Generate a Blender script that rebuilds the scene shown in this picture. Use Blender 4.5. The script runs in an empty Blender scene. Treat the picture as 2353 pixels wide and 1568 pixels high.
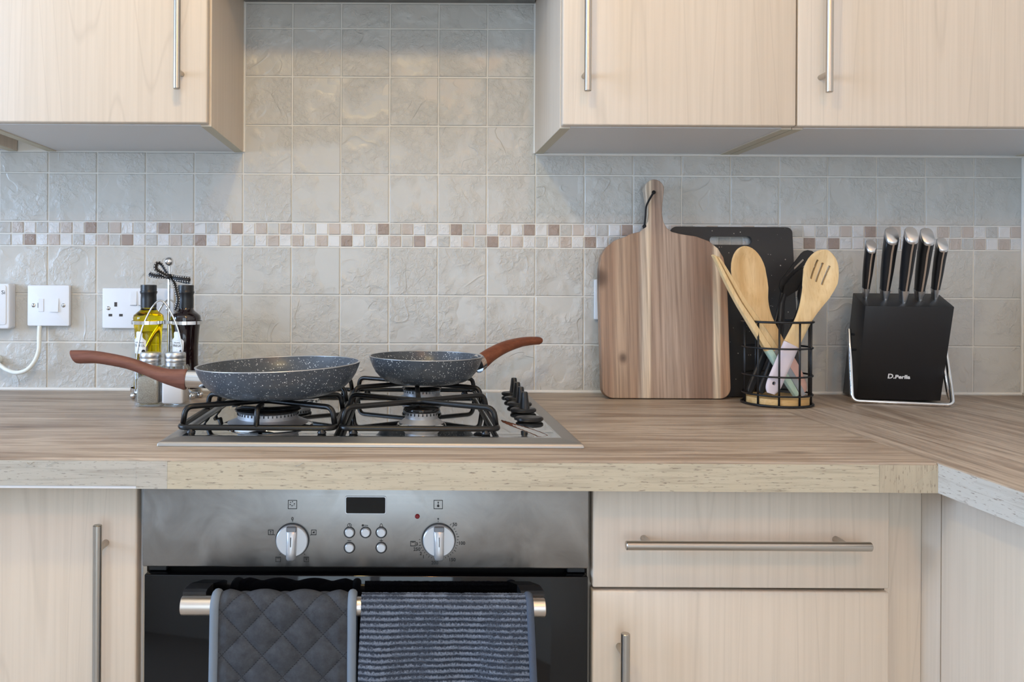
import bpy, bmesh, math, random
from mathutils import Vector, Matrix, Euler
random.seed(7)
PI = math.pi
SC = bpy.context.scene
COL = SC.collection

# ------------------------------------------------------------------ camera
cam_d = bpy.data.cameras.new('camera')
cam = bpy.data.objects.new('camera', cam_d); COL.objects.link(cam)
cam.location = (0.0, -1.65, 1.1327)
cam.rotation_euler = (PI / 2, -0.0052, 0.0)
cam_d.sensor_width = 36.0
cam_d.lens = 36.0 * 1848.0 / 2353.0
cam_d.shift_x = (1176.5 - 933.0) / 2353.0
cam_d.shift_y = -(784.0 - 652.0) / 2353.0
cam_d.clip_start = 0.02
SC.camera = cam

# ------------------------------------------------------------------ world, light, exposure
w = bpy.data.worlds.new('world'); SC.world = w; w.use_nodes = True
w.node_tree.nodes['Background'].inputs[0].default_value = (0.80, 0.90, 1.0, 1)
w.node_tree.nodes['Background'].inputs[1].default_value = 0.6

def area_light(name, loc, rot, sx, sy, power, col):
    d = bpy.data.lights.new(name, 'AREA'); d.shape = 'RECTANGLE'; d.size = sx; d.size_y = sy
    d.energy = power; d.color = col
    o = bpy.data.objects.new(name, d); COL.objects.link(o); o.location = loc; o.rotation_euler = rot
    return o
# daylight through the window in the left wall; soft frontal fill added behind the camera
area_light('window_daylight', (-3.01, -1.40, 1.55), (0, -PI / 2, 0), 1.2, 1.5, 110, (0.49, 0.69, 1.0))
area_light('added_fill_light', (-0.1, -3.66, 1.12), (PI / 2, 0, 0), 1.7, 2.0, 36, (0.70, 0.86, 1.0))
# warm ceiling spotlights
def point_light(name, loc, power, col, r):
    d = bpy.data.lights.new(name, 'POINT'); d.energy = power; d.color = col; d.shadow_soft_size = r
    o = bpy.data.objects.new(name, d); COL.objects.link(o); o.location = loc
point_light('ceiling_spot_lamp', (-0.146, -1.2, 2.014), 12.5, (1.0, 0.75, 0.33), 0.035)
point_light('ceiling_spot_lamp', (0.35, -2.3, 2.30), 15, (1.0, 0.42, 0.08), 0.04)

vs = SC.view_settings
vs.view_transform = 'Standard'; vs.look = 'None'; vs.gamma = 1.0; vs.use_curve_mapping = False
vs.exposure = -0.05

# ------------------------------------------------------------------ materials
def lin(c):
    f = lambda v: (v / 255) / 12.92 if v / 255 <= 0.04045 else (((v / 255) + 0.055) / 1.055) ** 2.4
    return (f(c[0]), f(c[1]), f(c[2]), 1.0)

def M(name, col, rough=0.5, metal=0.0, trans=0.0, ior=1.45, coat=0.0, spec=0.5):
    m = bpy.data.materials.new(name); m.use_nodes = True
    b = m.node_tree.nodes['Principled BSDF']
    b.inputs['Base Color'].default_value = lin(col); b.inputs['Roughness'].default_value = rough
    b.inputs['Metallic'].default_value = metal; b.inputs['Transmission Weight'].default_value = trans
    b.inputs['IOR'].default_value = ior; b.inputs['Coat Weight'].default_value = coat
    b.inputs['Specular IOR Level'].default_value = spec
    return m

class NT:
    """small node-building helper"""
    def __init__(s, m):
        s.m = m; s.t = m.node_tree; s.b = s.t.nodes['Principled BSDF']
    def n(s, kind, **kw):
        x = s.t.nodes.new(kind)
        for k, v in kw.items(): setattr(x, k, v)
        return x
    def l(s, a, b): s.t.links.new(a, b)
    def coords(s, scale=(1, 1, 1), rnd=0.0, kind='Object', rot=(0, 0, 0)):
        tc = s.n('ShaderNodeTexCoord'); mp = s.n('ShaderNodeMapping')
        mp.inputs['Scale'].default_value = scale; mp.inputs['Rotation'].default_value = rot
        src = tc.outputs[kind]
        if rnd:
            oi = s.n('ShaderNodeObjectInfo'); mu = s.n('ShaderNodeMath', operation='MULTIPLY'); mu.inputs[1].default_value = rnd
            ad = s.n('ShaderNodeVectorMath', operation='ADD')
            s.l(oi.outputs['Random'], mu.inputs[0]); s.l(src, ad.inputs[0]); s.l(mu.outputs[0], ad.inputs[1]); src = ad.outputs[0]
        s.l(src, mp.inputs['Vector']); return mp.outputs['Vector']
    def noise(s, vec, scale=5, detail=4, rough=0.55, dist=0.0):
        x = s.n('ShaderNodeTexNoise'); x.inputs['Scale'].default_value = scale; x.inputs['Detail'].default_value = detail
        x.inputs['Roughness'].default_value = rough; x.inputs['Distortion'].default_value = dist
        s.l(vec, x.inputs['Vector']); return x.outputs['Fac']
    def ramp(s, fac, stops, mode='LINEAR'):
        r = s.n('ShaderNodeValToRGB'); r.color_ramp.interpolation = mode
        e = r.color_ramp.elements
        while len(e) < len(stops): e.new(0.5)
        for k, (p, c) in enumerate(stops):
            e[k].position = p; e[k].color = lin(c) if not isinstance(c, (int, float)) else (c, c, c, 1)
        s.l(fac, r.inputs['Fac']); return r.outputs['Color']
    def mix(s, fac, a, b, mode='MIX'):
        x = s.n('ShaderNodeMix', data_type='RGBA', blend_type=mode)
        for sock, v in ((x.inputs[0], fac), (x.inputs[6], a), (x.inputs[7], b)):
            if isinstance(v, (int, float)): sock.default_value = v
            elif isinstance(v, tuple): sock.default_value = lin(v)
            else: s.l(v, sock)
        return x.outputs[2]
    def math(s, op, a, b=None, c=None):
        x = s.n('ShaderNodeMath', operation=op)
        for sock, v in zip(x.inputs, (a, b, c)):
            if v is None: continue
            if isinstance(v, (int, float)): sock.default_value = v
            else: s.l(v, sock)
        return x.outputs[0]
    def bump(s, h, strength=0.3, dist=0.001):
        x = s.n('ShaderNodeBump'); x.inputs['Strength'].default_value = strength; x.inputs['Distance'].default_value = dist
        s.l(h, x.inputs['Height']); s.l(x.outputs[0], s.b.inputs['Normal'])
    def color(s, c): s.l(c, s.b.inputs['Base Color'])
    def rough(s, c): s.l(c, s.b.inputs['Roughness'])

MAT = {}
def maple(name, c1, c2):
    m = M(name, c1, 0.42, spec=0.4); t = NT(m)
    fine = t.noise(t.coords((170, 170, 3.0), 13), 1.0, 3)
    broad = t.noise(t.coords((9, 9, 0.55), 13), 1.0, 3, dist=0.4)
    # cathedral figure: rings of a stretched, distorted noise
    cv = t.noise(t.coords((7.0, 7.0, 0.42), 29), 1.0, 1.2, 0.4)
    ring = t.math('PINGPONG', t.math('MULTIPLY', cv, 26.0), 1.0)
    ringm = t.ramp(ring, [(0.0, 1.0), (0.10, 0.0), (1.0, 0.0)])
    base = t.mix(broad, c1, c2)
    a = t.mix(t.math('MULTIPLY', t.ramp(fine, [(0.4, 0.0), (0.7, 1.0)]), 0.30), base, tuple(int(v * 0.90) for v in c2))
    b = t.mix(t.math('MULTIPLY', ringm, 0.26), a, tuple(int(v * 0.86) for v in c2))
    t.color(b); t.bump(fine, 0.05, 0.0005)
    return m
MAT['maple'] = maple('maple_laminate', (220, 207, 191), (211, 195, 176))

def tile_mat(name, c1, c2):
    m = M(name, c1, 0.29, spec=0.5); t = NT(m)
    big = t.noise(t.coords((1, 1, 1), 37), 9, 3)
    patch = t.ramp(t.noise(t.coords((1, 1, 1), 61), 14, 2), [(0.40, 0.0), (0.56, 1.0)])
    rough_n = t.noise(t.coords((1, 0.3, 1), 83, rot=(0, 0.6, 0)), 95, 5, 0.6, 0.6)
    cv = t.noise(t.coords((1, 0.3, 1), 47, rot=(0, 0.5, 0)), 8.5, 2, 0.5, 0.8)
    vein = t.math('PINGPONG', t.math('MULTIPLY', cv, 5.0), 1.0)
    veinm = t.ramp(vein, [(0.0, 1.0), (0.055, 0.35), (0.12, 0.0), (1.0, 0.0)])
    vmask = t.ramp(t.noise(t.coords((1, 1, 1), 19), 11, 2), [(0.47, 0.0), (0.60, 1.0)])
    step = t.ramp(t.math('FRACT', t.math('MULTIPLY', cv, 3.3)), [(0.0, 0.0), (0.96, 1.0), (1.0, 0.0)])
    h = t.math('ADD', t.math('MULTIPLY', t.math('MULTIPLY', rough_n, patch), 1.0), t.math('MULTIPLY', big, 0.6))
    h2 = t.math('ADD', h, t.math('MULTIPLY', t.math('MULTIPLY', veinm, vmask), 0.26))
    h2 = t.math('ADD', h2, t.math('MULTIPLY', t.math('MULTIPLY', step, vmask), 0.22))
    t.bump(h2, 0.8, 0.0048)
    t.color(t.mix(big, c1, c2))
    return m
MAT['tile'] = tile_mat('riven_tile', (199, 197, 191), (186, 184, 178))
for k, (a, b) in {'W': ((218, 217, 215), (208, 207, 204)), 'L': ((196, 195, 190), (186, 184, 179)),
                  'B': ((194, 183, 174), (184, 173, 163)), 'D': ((168, 151, 140), (152, 136, 126))}.items():
    MAT['mos' + k] = tile_mat('mosaic_' + k, a, b)
MAT['grout'] = M('grout', (222, 219, 211), 0.85)
MAT['caulk'] = M('caulk', (226, 224, 218), 0.6)
MAT['paint'] = M('wall_paint', (228, 224, 216), 0.8)
MAT['ceiling'] = M('ceiling_paint', (238, 237, 234), 0.85)
MAT['floor'] = M('floor_vinyl', (172, 163, 152), 0.45)
MAT['melamine'] = M('white_melamine', (216, 217, 219), 0.4)
MAT['board_edge'] = M('panel_edge', (196, 190, 170), 0.5)
MAT['dark_gap'] = M('dark_recess', (30, 27, 25), 0.7)

def oak(name, along, warm=1.0):
    """grey-brown oak laminate, grain running along the given axis"""
    m = M(name, (160, 145, 128), 0.38, spec=0.45); t = NT(m)
    sc = (1.4, 11, 11) if along == 'x' else (11, 1.4, 11)
    sf = (5, 120, 120) if along == 'x' else (120, 5, 120)
    sp = (26, 300, 300) if along == 'x' else (300, 26, 300)
    broad = t.noise(t.coords(sc), 1.6, 4, 0.55, 0.6)
    fine = t.noise(t.coords(sf), 1.0, 4, 0.6)
    pore = t.noise(t.coords(sp), 1.0, 2)
    base = t.ramp(broad, [(0.25, (124, 105, 89)), (0.40, (160, 143, 126)), (0.53, (187, 172, 155)), (0.62, (165, 148, 131)), (0.75, (138, 119, 102))])
    c = t.mix(t.math('MULTIPLY', t.ramp(fine, [(0.42, 0.0), (0.68, 1.0)]), 0.6), base, (116, 98, 84))
    c = t.mix(t.math('MULTIPLY', t.ramp(pore, [(0.60, 0.0), (0.70, 1.0)]), 0.35), c, (104, 88, 76))
    # a few knots
    vo = t.n('ShaderNodeTexVoronoi'); vo.inputs['Scale'].default_value = 1.0
    t.l(t.coords((3.0, 9.0, 9.0) if along == 'x' else (9.0, 3.0, 9.0)), vo.inputs['Vector'])
    kn = t.ramp(vo.outputs['Distance'], [(0.0, 1.0), (0.05, 0.8), (0.11, 0.0)])
    c = t.mix(t.math('MULTIPLY', kn, 0.55), c, (92, 74, 62))
    t.color(c); t.bump(fine, 0.12, 0.0006)
    return m
MAT['oak_x'] = oak('oak_laminate', 'x'); MAT['oak_y'] = oak('oak_laminate_return', 'y')

def oak_edge(name, axis, c1, c2, dark):
    m = M(name, c1, 0.45); t = NT(m)
    sf = {'x': (75, 560, 560), 'y': (560, 75, 560), 'z': (560, 560, 75)}[axis]
    sb = {'x': (3, 26, 26), 'y': (26, 3, 26), 'z': (26, 26, 4)}[axis]
    sg = {'x': (13, 240, 240), 'y': (240, 13, 240), 'z': (240, 240, 13)}[axis]
    broad = t.noise(t.coords(sb), 1.0, 3, 0.5, 0.5)
    pore = t.noise(t.coords(sf), 1.0, 3, 0.6)
    streak = t.noise(t.coords(sg), 1.0, 3, 0.6, 0.5)
    c = t.mix(broad, c1, c2)
    c = t.mix(t.math('MULTIPLY', t.ramp(streak, [(0.48, 0.0), (0.75, 1.0)]), 0.55), c, tuple((a + b) // 2 for a, b in zip(c2, dark)))
    c = t.mix(t.math('MULTIPLY', t.ramp(pore, [(0.60, 0.0), (0.67, 1.0)]), 0.75), c, dark)
    t.color(c); t.bump(pore, 0.1, 0.0005)
    return m
MAT['edge_x'] = oak_edge('oak_edging', 'x', (196, 186, 164), (178, 166, 143), (104, 90, 78))
MAT['edge_grey'] = oak_edge('oak_edging_grey', 'x', (190, 186, 176), (168, 161, 149), (106, 98, 90))
MAT['edge_z'] = oak_edge('oak_edging_end_grain', 'z', (192, 182, 160), (172, 158, 136), (120, 104, 88))
MAT['edge_y'] = oak_edge('oak_edging_lit', 'y', (206, 204, 198), (188, 184, 176), (112, 96, 86))  # return edging: whitening from the light is painted into this colour

def brushed(name, col, rough, stretch=(4, 400, 400), var=0.10, smudge=0.0):
    m = M(name, col, rough, 1.0); t = NT(m)
    f = t.noise(t.coords(stretch), 1.0, 3)
    s2 = t.noise(t.coords((1, 1, 1)), 16, 5, 0.6, 0.8)
    r = t.math('ADD', t.math('MULTIPLY', f, var), rough - var / 2)
    if smudge: r = t.math('ADD', r, t.math('MULTIPLY', t.ramp(s2, [(0.45, 0.0), (0.7, 1.0)]), smudge))
    t.rough(r); t.bump(f, 0.06, 0.0003)
    if smudge:
        t.color(t.mix(t.ramp(s2, [(0.4, 0.0), (0.75, 1.0)]), tuple(int(v * 0.95) for v in col), tuple(min(255, int(v * 1.08)) for v in col)))
    return m
MAT['steel_handle'] = brushed('brushed_steel_handle', (186, 180, 172), 0.30, (400, 400, 4))
MAT['steel_handle_x'] = brushed('brushed_steel_handle_bar', (186, 180, 172), 0.30, (4, 400, 400))
MAT['oven_steel'] = brushed('oven_steel', (152, 150, 148), 0.36, (3, 500, 500), 0.08, 0.14)
MAT['oven_bar'] = brushed('oven_handle_metal', (214, 206, 198), 0.34, (3, 300, 300))
MAT['hob_steel'] = M('polished_hob_steel', (198, 199, 199), 0.035, 1.0)
MAT['hob_lip'] = brushed('hob_lip_steel', (172, 168, 163), 0.44, (3, 500, 500))
MAT['chrome'] = M('chrome', (225, 226, 228), 0.06, 1.0)
MAT['aluminium'] = M('aluminium', (205, 206, 208), 0.33, 1.0)
MAT['burner_alu'] = M('burner_aluminium', (176, 178, 182), 0.48, 0.85)
_t = NT(MAT['burner_alu']); _t.bump(_t.noise(_t.coords(), 900, 2), 0.2, 0.0004)
MAT['enamel'] = M('black_enamel', (16, 15, 15), 0.10)
MAT['iron'] = M('black_iron_rod', (17, 16, 16), 0.33)
_t = NT(MAT['iron']); _t.bump(_t.noise(_t.coords(), 420, 3), 0.35, 0.0004)
MAT['black_plastic'] = M('black_plastic', (28, 29, 32), 0.34)
MAT['black_nylon'] = M('black_nylon', (26, 27, 30), 0.38)
MAT['black_wire'] = M('black_wire', (24, 25, 28), 0.38)
MAT['black_matte'] = M('black_matte_wood', (30, 30, 32), 0.42)
MAT['glass_black'] = M('black_oven_glass', (6, 6, 8), 0.04, 0.0, spec=0.5)
MAT['display'] = M('dark_display', (10, 11, 13), 0.08)
MAT['white_plastic'] = M('white_plastic', (226, 229, 234), 0.35)
MAT['white_cable'] = M('white_cable', (228, 230, 224), 0.4)
MAT['silver_plastic'] = M('silver_plastic', (196, 199, 203), 0.34, 0.55)
MAT['silver_dark'] = M('silver_plastic_tip', (120, 123, 128), 0.34, 0.5)
MAT['print_black'] = M('black_print', (38, 37, 37), 0.6)
MAT['print_white'] = M('white_print', (240, 240, 240), 0.5)
MAT['print_grey'] = M('grey_print', (110, 110, 112), 0.6)
MAT['red_lens'] = M('red_lens', (120, 14, 22), 0.2)
MAT['dark_pin'] = M('dark_pin_hole', (70, 66, 64), 0.7)
MAT['label'] = M('paper_label', (236, 236, 234), 0.6)
MAT['lilac'] = M('lilac_paint', (214, 204, 212), 0.45)
MAT['mint'] = M('mint_paint', (182, 208, 194), 0.45)
MAT['grey_paint'] = M('grey_paint', (160, 166, 176), 0.45)
MAT['salmon'] = M('salmon_paint', (222, 178, 164), 0.45)
MAT['salt'] = M('salt', (244, 244, 246), 0.9)
MAT['pepper'] = M('ground_pepper', (168, 164, 152), 0.9)
_t = NT(MAT['pepper']); _t.color(_t.ramp(_t.noise(_t.coords(), 1500, 2), [(0.35, (120, 114, 104)), (0.6, (186, 182, 170))]))
MAT['clear_glass'] = M('clear_glass', (240, 246, 244), 0.02)
_t = NT(MAT['clear_glass']); _tr = _t.n('ShaderNodeBsdfTransparent'); _tr.inputs[0].default_value = (0.985, 0.99, 0.99, 1)
_gl = _t.n('ShaderNodeBsdfGlossy'); _gl.inputs['Roughness'].default_value = 0.02
_lw = _t.n('ShaderNodeLayerWeight'); _lw.inputs[0].default_value = 0.25
_mx = _t.n('ShaderNodeMixShader'); _t.l(_t.math('ADD', _t.math('MULTIPLY', _lw.outputs['Facing'], 0.5), 0.03), _mx.inputs[0]); _t.l(_tr.outputs[0], _mx.inputs[1]); _t.l(_gl.outputs[0], _mx.inputs[2])
_t.l(_mx.outputs[0], _t.t.nodes['Material Output'].inputs['Surface'])
MAT['oil'] = M('olive_oil_glass', (226, 196, 8), 0.02, 0.0, 1.0, 1.36)
MAT['vinegar'] = M('balsamic_glass', (26, 14, 16), 0.03, 0.0, 0.0, 1.45, coat=0.6)
MAT['rib_cord'] = M('black_cord', (24, 23, 24), 0.7)

def pan_coating(name):
    m = M(name, (72, 78, 86), 0.30, spec=0.5); t = NT(m)
    v = t.n('ShaderNodeTexVoronoi'); v.inputs['Scale'].default_value = 430; t.l(t.coords(), v.inputs['Vector'])
    wn = t.n('ShaderNodeTexWhiteNoise'); t.l(v.outputs['Position'], wn.inputs['Vector'])
    thr = t.math('MULTIPLY', t.math('MAXIMUM', t.math('SUBTRACT', wn.outputs['Value'], 0.54), 0.0), 0.95)
    dot = t.math('LESS_THAN', v.outputs['Distance'], thr)
    cl = t.ramp(t.noise(t.coords(), 20, 2), [(0.36, 0.35), (0.55, 1.0)])
    base = t.mix(t.noise(t.coords(), 300, 2), (62, 68, 76), (80, 86, 94))
    t.color(t.mix(t.math('MULTIPLY', dot, cl), base, (212, 214, 214)))
    return m
MAT['pan'] = pan_coating('speckled_stone_coating')

def grain(name, c1, c2, scale, dark=None, rough=0.5):
    m = M(name, c1, rough); t = NT(m)
    f = t.noise(t.coords(scale), 1.0, 4, 0.6, 0.4)
    f2 = t.noise(t.coords(tuple(v * 5 for v in scale)), 1.0, 3)
    c = t.mix(t.ramp(f, [(0.3, 0.0), (0.7, 1.0)]), c1, c2)
    c = t.mix(t.math('MULTIPLY', t.ramp(f2, [(0.5, 0.0), (0.75, 1.0)]), 0.4), c, dark or tuple(int(v * 0.75) for v in c2))
    t.color(c); t.bump(f2, 0.08, 0.0004)
    return m
MAT['handle_wood'] = grain('brown_handle_wood', (130, 86, 72), (106, 66, 54), (12, 120, 120), (72, 42, 35), 0.5)
MAT['handle_wood2'] = grain('chestnut_handle_wood', (134, 78, 52), (108, 58, 38), (14, 60, 120), (80, 42, 28), 0.45)
MAT['bamboo'] = grain('bamboo', (224, 192, 142), (206, 168, 114), (60, 60, 6), (176, 134, 84), 0.5)
MAT['bamboo_pale'] = grain('pale_bamboo', (232, 206, 160), (218, 186, 134), (60, 60, 6), (190, 152, 102), 0.5)
MAT['bamboo_base'] = grain('bamboo_disc', (230, 200, 146), (206, 164, 104), (8, 60, 60), (176, 130, 78), 0.5)

def acacia(name):
    m = M(name, (150, 125, 105), 0.5); t = NT(m)
    tc = t.n('ShaderNodeTexCoord'); sx = t.n('ShaderNodeSeparateXYZ'); t.l(tc.outputs['Object'], sx.inputs[0])
    wob = t.noise(t.coords((6, 6, 1.6)), 1.0, 2)
    x = t.math('ADD', t.math('ADD', sx.outputs['X'], t.math('MULTIPLY', sx.outputs['Z'], -0.035)), t.math('MULTIPLY', t.math('SUBTRACT', wob, 0.5), 0.012))
    u = t.math('DIVIDE', t.math('ADD', x, 0.14), 0.28)
    st = [(0.0, (164, 136, 114)), (0.11, (158, 128, 106)), (0.15, (182, 156, 132)), (0.29, (169, 140, 117)), (0.325, (212, 198, 180)),
          (0.375, (230, 210, 183)), (0.39, (169, 144, 125)), (0.52, (191, 169, 151)), (0.63, (183, 159, 140)), (0.70, (158, 129, 110)),
          (0.78, (144, 116, 97)), (0.815, (151, 122, 103)), (0.83, (232, 213, 186)), (0.865, (226, 204, 175)), (0.88, (177, 140, 111)), (1.0, (191, 151, 118))]
    base = t.ramp(u, st)
    fine = t.noise(t.coords((190, 190, 4.5)), 1.0, 4, 0.6)
    mid = t.noise(t.coords((46, 46, 1.6)), 1.0, 3, 0.5, 0.5)
    c = t.mix(t.math('MULTIPLY', t.ramp(fine, [(0.38, 0.0), (0.68, 1.0)]), 0.62), base, (104, 84, 72))
    c = t.mix(t.math('MULTIPLY', t.ramp(mid, [(0.45, 0.0), (0.75, 1.0)]), 0.35), c, (104, 80, 64))
    def knot(px, pz, r):
        s1 = t.n('ShaderNodeVectorMath', operation='SUBTRACT'); s1.inputs[1].default_value = (px, 0, pz)
        t.l(t.coords((1, 0, 0.75)), s1.inputs[0])
        s1.inputs[1].default_value = (px, 0, pz * 0.75)
        ln = t.n('ShaderNodeVectorMath', operation='LENGTH'); t.l(s1.outputs[0], ln.inputs[0])
        return t.ramp(t.math('ADD', ln.outputs['Value'], t.math('MULTIPLY', mid, 0.006)), [(0.0, 1.0), (r * 0.3 + 0.003, 0.85), (r * 0.8 + 0.003, 0.0)])
    for kx, kz, r in ((-0.124, 0.236, 0.024), (-0.083, 0.078, 0.013)):
        c = t.mix(t.math('MULTIPLY', knot(kx, kz, r), 0.85), c, (62, 42, 32))
    t.color(c); t.bump(fine, 0.12, 0.0005)
    return m
MAT['acacia'] = acacia('acacia_board')

def speckle_black(name):
    m = M(name, (44, 42, 42), 0.42); t = NT(m)
    v = t.n('ShaderNodeTexVoronoi'); v.inputs['Scale'].default_value = 190; t.l(t.coords(), v.inputs['Vector'])
    wn = t.n('ShaderNodeTexWhiteNoise'); t.l(v.outputs['Position'], wn.inputs['Vector'])
    thr = t.math('MULTIPLY', t.math('MAXIMUM', t.math('SUBTRACT', wn.outputs['Value'], 0.80), 0.0), 1.3)
    t.color(t.mix(t.math('LESS_THAN', v.outputs['Distance'], thr), (44, 42, 42), (168, 160, 150)))
    return m
MAT['speckle_black'] = speckle_black('speckled_black_plastic')

def quilt_mat():
    m = M('charcoal_quilted_cotton', (74, 77, 82), 0.9, spec=0.2); t = NT(m)
    base = t.ramp(t.noise(t.coords(), 90, 5, 0.7), [(0.3, (56, 58, 63)), (0.7, (72, 75, 80))])
    tc = t.n('ShaderNodeTexCoord'); sx = t.n('ShaderNodeSeparateXYZ'); t.l(tc.outputs['UV'], sx.inputs[0])
    dash = t.math('GREATER_THAN', t.math('FRACT', t.math('MULTIPLY', sx.outputs['Y'], 20.0)), 0.35)
    ln = None
    for op in ('ADD', 'SUBTRACT'):
        d = t.math('PINGPONG', t.math(op, t.math('MULTIPLY', sx.outputs['X'], 0.01 / 0.051), t.math('MULTIPLY', sx.outputs['Y'], 0.05 / 0.054)), 0.5)
        m_ = t.math('MULTIPLY', t.math('LESS_THAN', d, 0.016), dash)
        ln = m_ if ln is None else t.math('MAXIMUM', ln, m_)
    t.color(t.mix(t.math('MULTIPLY', ln, 0.8), base, (38, 40, 45)))
    t.bump(t.noise(t.coords(), 1400, 2), 0.25, 0.0004)
    return m
MAT['quilt'] = quilt_mat()
MAT['binding'] = M('blue_grey_binding', (118, 128, 139), 0.85, spec=0.2)
_t = NT(MAT['binding']); _t.bump(_t.noise(_t.coords(), 1200, 2), 0.25, 0.0004)
MAT['stitch'] = M('dark_stitch', (48, 50, 55), 0.9)
def terry_mat():
    m = M('blue_grey_terry', (104, 114, 130), 0.95, spec=0.1); t = NT(m)
    tc = t.n('ShaderNodeTexCoord'); sx = t.n('ShaderNodeSeparateXYZ'); t.l(tc.outputs['UV'], sx.inputs[0])
    tuft = t.noise(t.coords((420, 420, 320)), 1.0, 3, 0.7)
    ph = t.math('ADD', sx.outputs['Y'], t.math('MULTIPLY', t.math('SUBTRACT', tuft, 0.5), 1.1))
    rib = t.math('PINGPONG', ph, 0.5)
    r2 = t.ramp(t.math('MULTIPLY', rib, 2.0), [(0.28, 0.0), (0.85, 1.0)])
    c = t.mix(r2, (56, 62, 73), (118, 127, 142))
    c = t.mix(t.math('MULTIPLY', t.ramp(tuft, [(0.35, 1.0), (0.6, 0.0)]), 0.5), c, (44, 49, 60))
    t.color(c); t.bump(tuft, 0.8, 0.0016)
    return m
MAT['terry'] = terry_mat()
MAT['terry_hem'] = M('terry_hem', (80, 88, 102), 0.95, spec=0.1)
_t = NT(MAT['terry_hem']); _t.bump(_t.noise(_t.coords(), 700, 3), 0.6, 0.001)
def ribbon_mat():
    m = M('black_ribbon', (24, 24, 28), 0.5); t = NT(m)
    tc = t.n('ShaderNodeTexCoord'); sx = t.n('ShaderNodeSeparateXYZ'); t.l(tc.outputs['UV'], sx.inputs[0])
    dash = t.math('GREATER_THAN', t.math('FRACT', sx.outputs['X']), 0.45)
    e = t.math('ABSOLUTE', t.math('SUBTRACT', sx.outputs['Y'], 0.5))
    row = t.math('MULTIPLY', t.math('GREATER_THAN', e, 0.30), t.math('LESS_THAN', e, 0.42))
    t.color(t.mix(t.math('MULTIPLY', dash, row), (24, 24, 28), (240, 240, 240)))
    return m
MAT['ribbon'] = ribbon_mat()

# ------------------------------------------------------------------ helpers
XF = {}   # object -> its world matrix (before any depsgraph update)
def tag(o, label=None, cat=None, group=None, kind=None):
    for k, v in (('label', label), ('category', cat), ('group', group), ('kind', kind)):
        if v: o[k] = v
    return o
def thing(name, label, cat, loc=(0, 0, 0), rot=(0, 0, 0), group=None):
    o = bpy.data.objects.new(name, None); o.empty_display_size = 0.02
    COL.objects.link(o); o.location = loc; o.rotation_euler = rot
    XF[o.name] = Matrix.LocRotScale(Vector(loc), Euler(rot), None)
    return tag(o, label, cat, group)
def build(name, bm, mat, parent=None, world=True, smooth=False, label=None, kind=None, auto=None):
    """link bm as one mesh object; with world=True its vertices are given in world space"""
    if parent is not None and world:
        bmesh.ops.transform(bm, matrix=XF[parent.name].inverted(), verts=bm.verts)
    me = bpy.data.meshes.new(name)
    bmesh.ops.recalc_face_normals(bm, faces=bm.faces) if smooth != 'keep' else None
    if smooth:
        for f in bm.faces: f.smooth = True
        if auto:
            for e in bm.edges:
                if len(e.link_faces) == 2 and e.calc_face_angle(0) > auto: e.smooth = False
    bm.to_mesh(me); bm.free()
    for m_ in (mat if isinstance(mat, (list, tuple)) else [mat]): me.materials.append(MAT[m_])
    o = bpy.data.objects.new(name, me); COL.objects.link(o)
    if parent is not None: o.parent = parent; XF[o.name] = XF[parent.name]
    else: XF[o.name] = Matrix.Identity(4)
    if label: o['label'] = label
    if kind: o['kind'] = kind
    return o
def box(x0, x1, y0, y1, z0, z1, bev=0.0, seg=1, bm=None):
    b = bmesh.new()
    r = bmesh.ops.create_cube(b, size=1.0)
    bmesh.ops.scale(b, vec=(x1 - x0, y1 - y0, z1 - z0), verts=b.verts)
    bmesh.ops.translate(b, vec=((x0 + x1) / 2, (y0 + y1) / 2, (z0 + z1) / 2), verts=b.verts)
    if bev: bmesh.ops.bevel(b, geom=b.edges[:], offset=bev, segments=seg, affect='EDGES', profile=0.5)
    return join(bm, b)
def join(a, b):
    if a is None: return b
    me = bpy.data.meshes.new('tmp'); b.to_mesh(me); b.free(); a.from_mesh(me); bpy.data.meshes.remove(me); return a
def lathe(profile, seg=40, center=(0, 0, 0), axis='z', closed=False, bm=None):
    b = bmesh.new(); rings = []
    for r, z in profile:
        if r < 1e-6: rings.append([b.verts.new((0, 0, z))])
        else: rings.append([b.verts.new((r * math.cos(2 * PI * k / seg), r * math.sin(2 * PI * k / seg), z)) for k in range(seg)])
    pairs = list(zip(rings, rings[1:])) + ([(rings[-1], rings[0])] if closed else [])
    for A, B in pairs:
        for k in range(seg):
            j = (k + 1) % seg
            f = [A[k % len(A)], A[j % len(A)], B[j % len(B)], B[k % len(B)]]
            f = list(dict.fromkeys(f))
            if len(f) >= 3: b.faces.new(f)
    if not closed:
        for R_ in (rings[0], rings[-1]):
            if len(R_) > 1: b.faces.new(R_)
    if axis == 'y': bmesh.ops.rotate(b, cent=(0, 0, 0), matrix=Matrix.Rotation(PI / 2, 3, 'X'), verts=b.verts)   # +z -> -y
    if axis == 'x': bmesh.ops.rotate(b, cent=(0, 0, 0), matrix=Matrix.Rotation(PI / 2, 3, 'Y'), verts=b.verts)
    bmesh.ops.translate(b, vec=center, verts=b.verts)
    return join(bm, b)
def round_path(pts, fil, n=6, closed=False):
    pts = [Vector(p) for p in pts]; out = []
    N = len(pts)
    for i, p in enumerate(pts):
        if not closed and i in (0, N - 1): out.append(p); continue
        a, c = pts[i - 1], pts[(i + 1) % N]
        da, dc = (a - p), (c - p)
        f = min(fil, da.length * 0.49, dc.length * 0.49)
        A, B = p + da.normalized() * f, p + dc.normalized() * f
        for k in range(n + 1):
            t = k / n
            out.append(A * (1 - t) ** 2 + p * 2 * t * (1 - t) + B * t * t)
    return out
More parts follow.
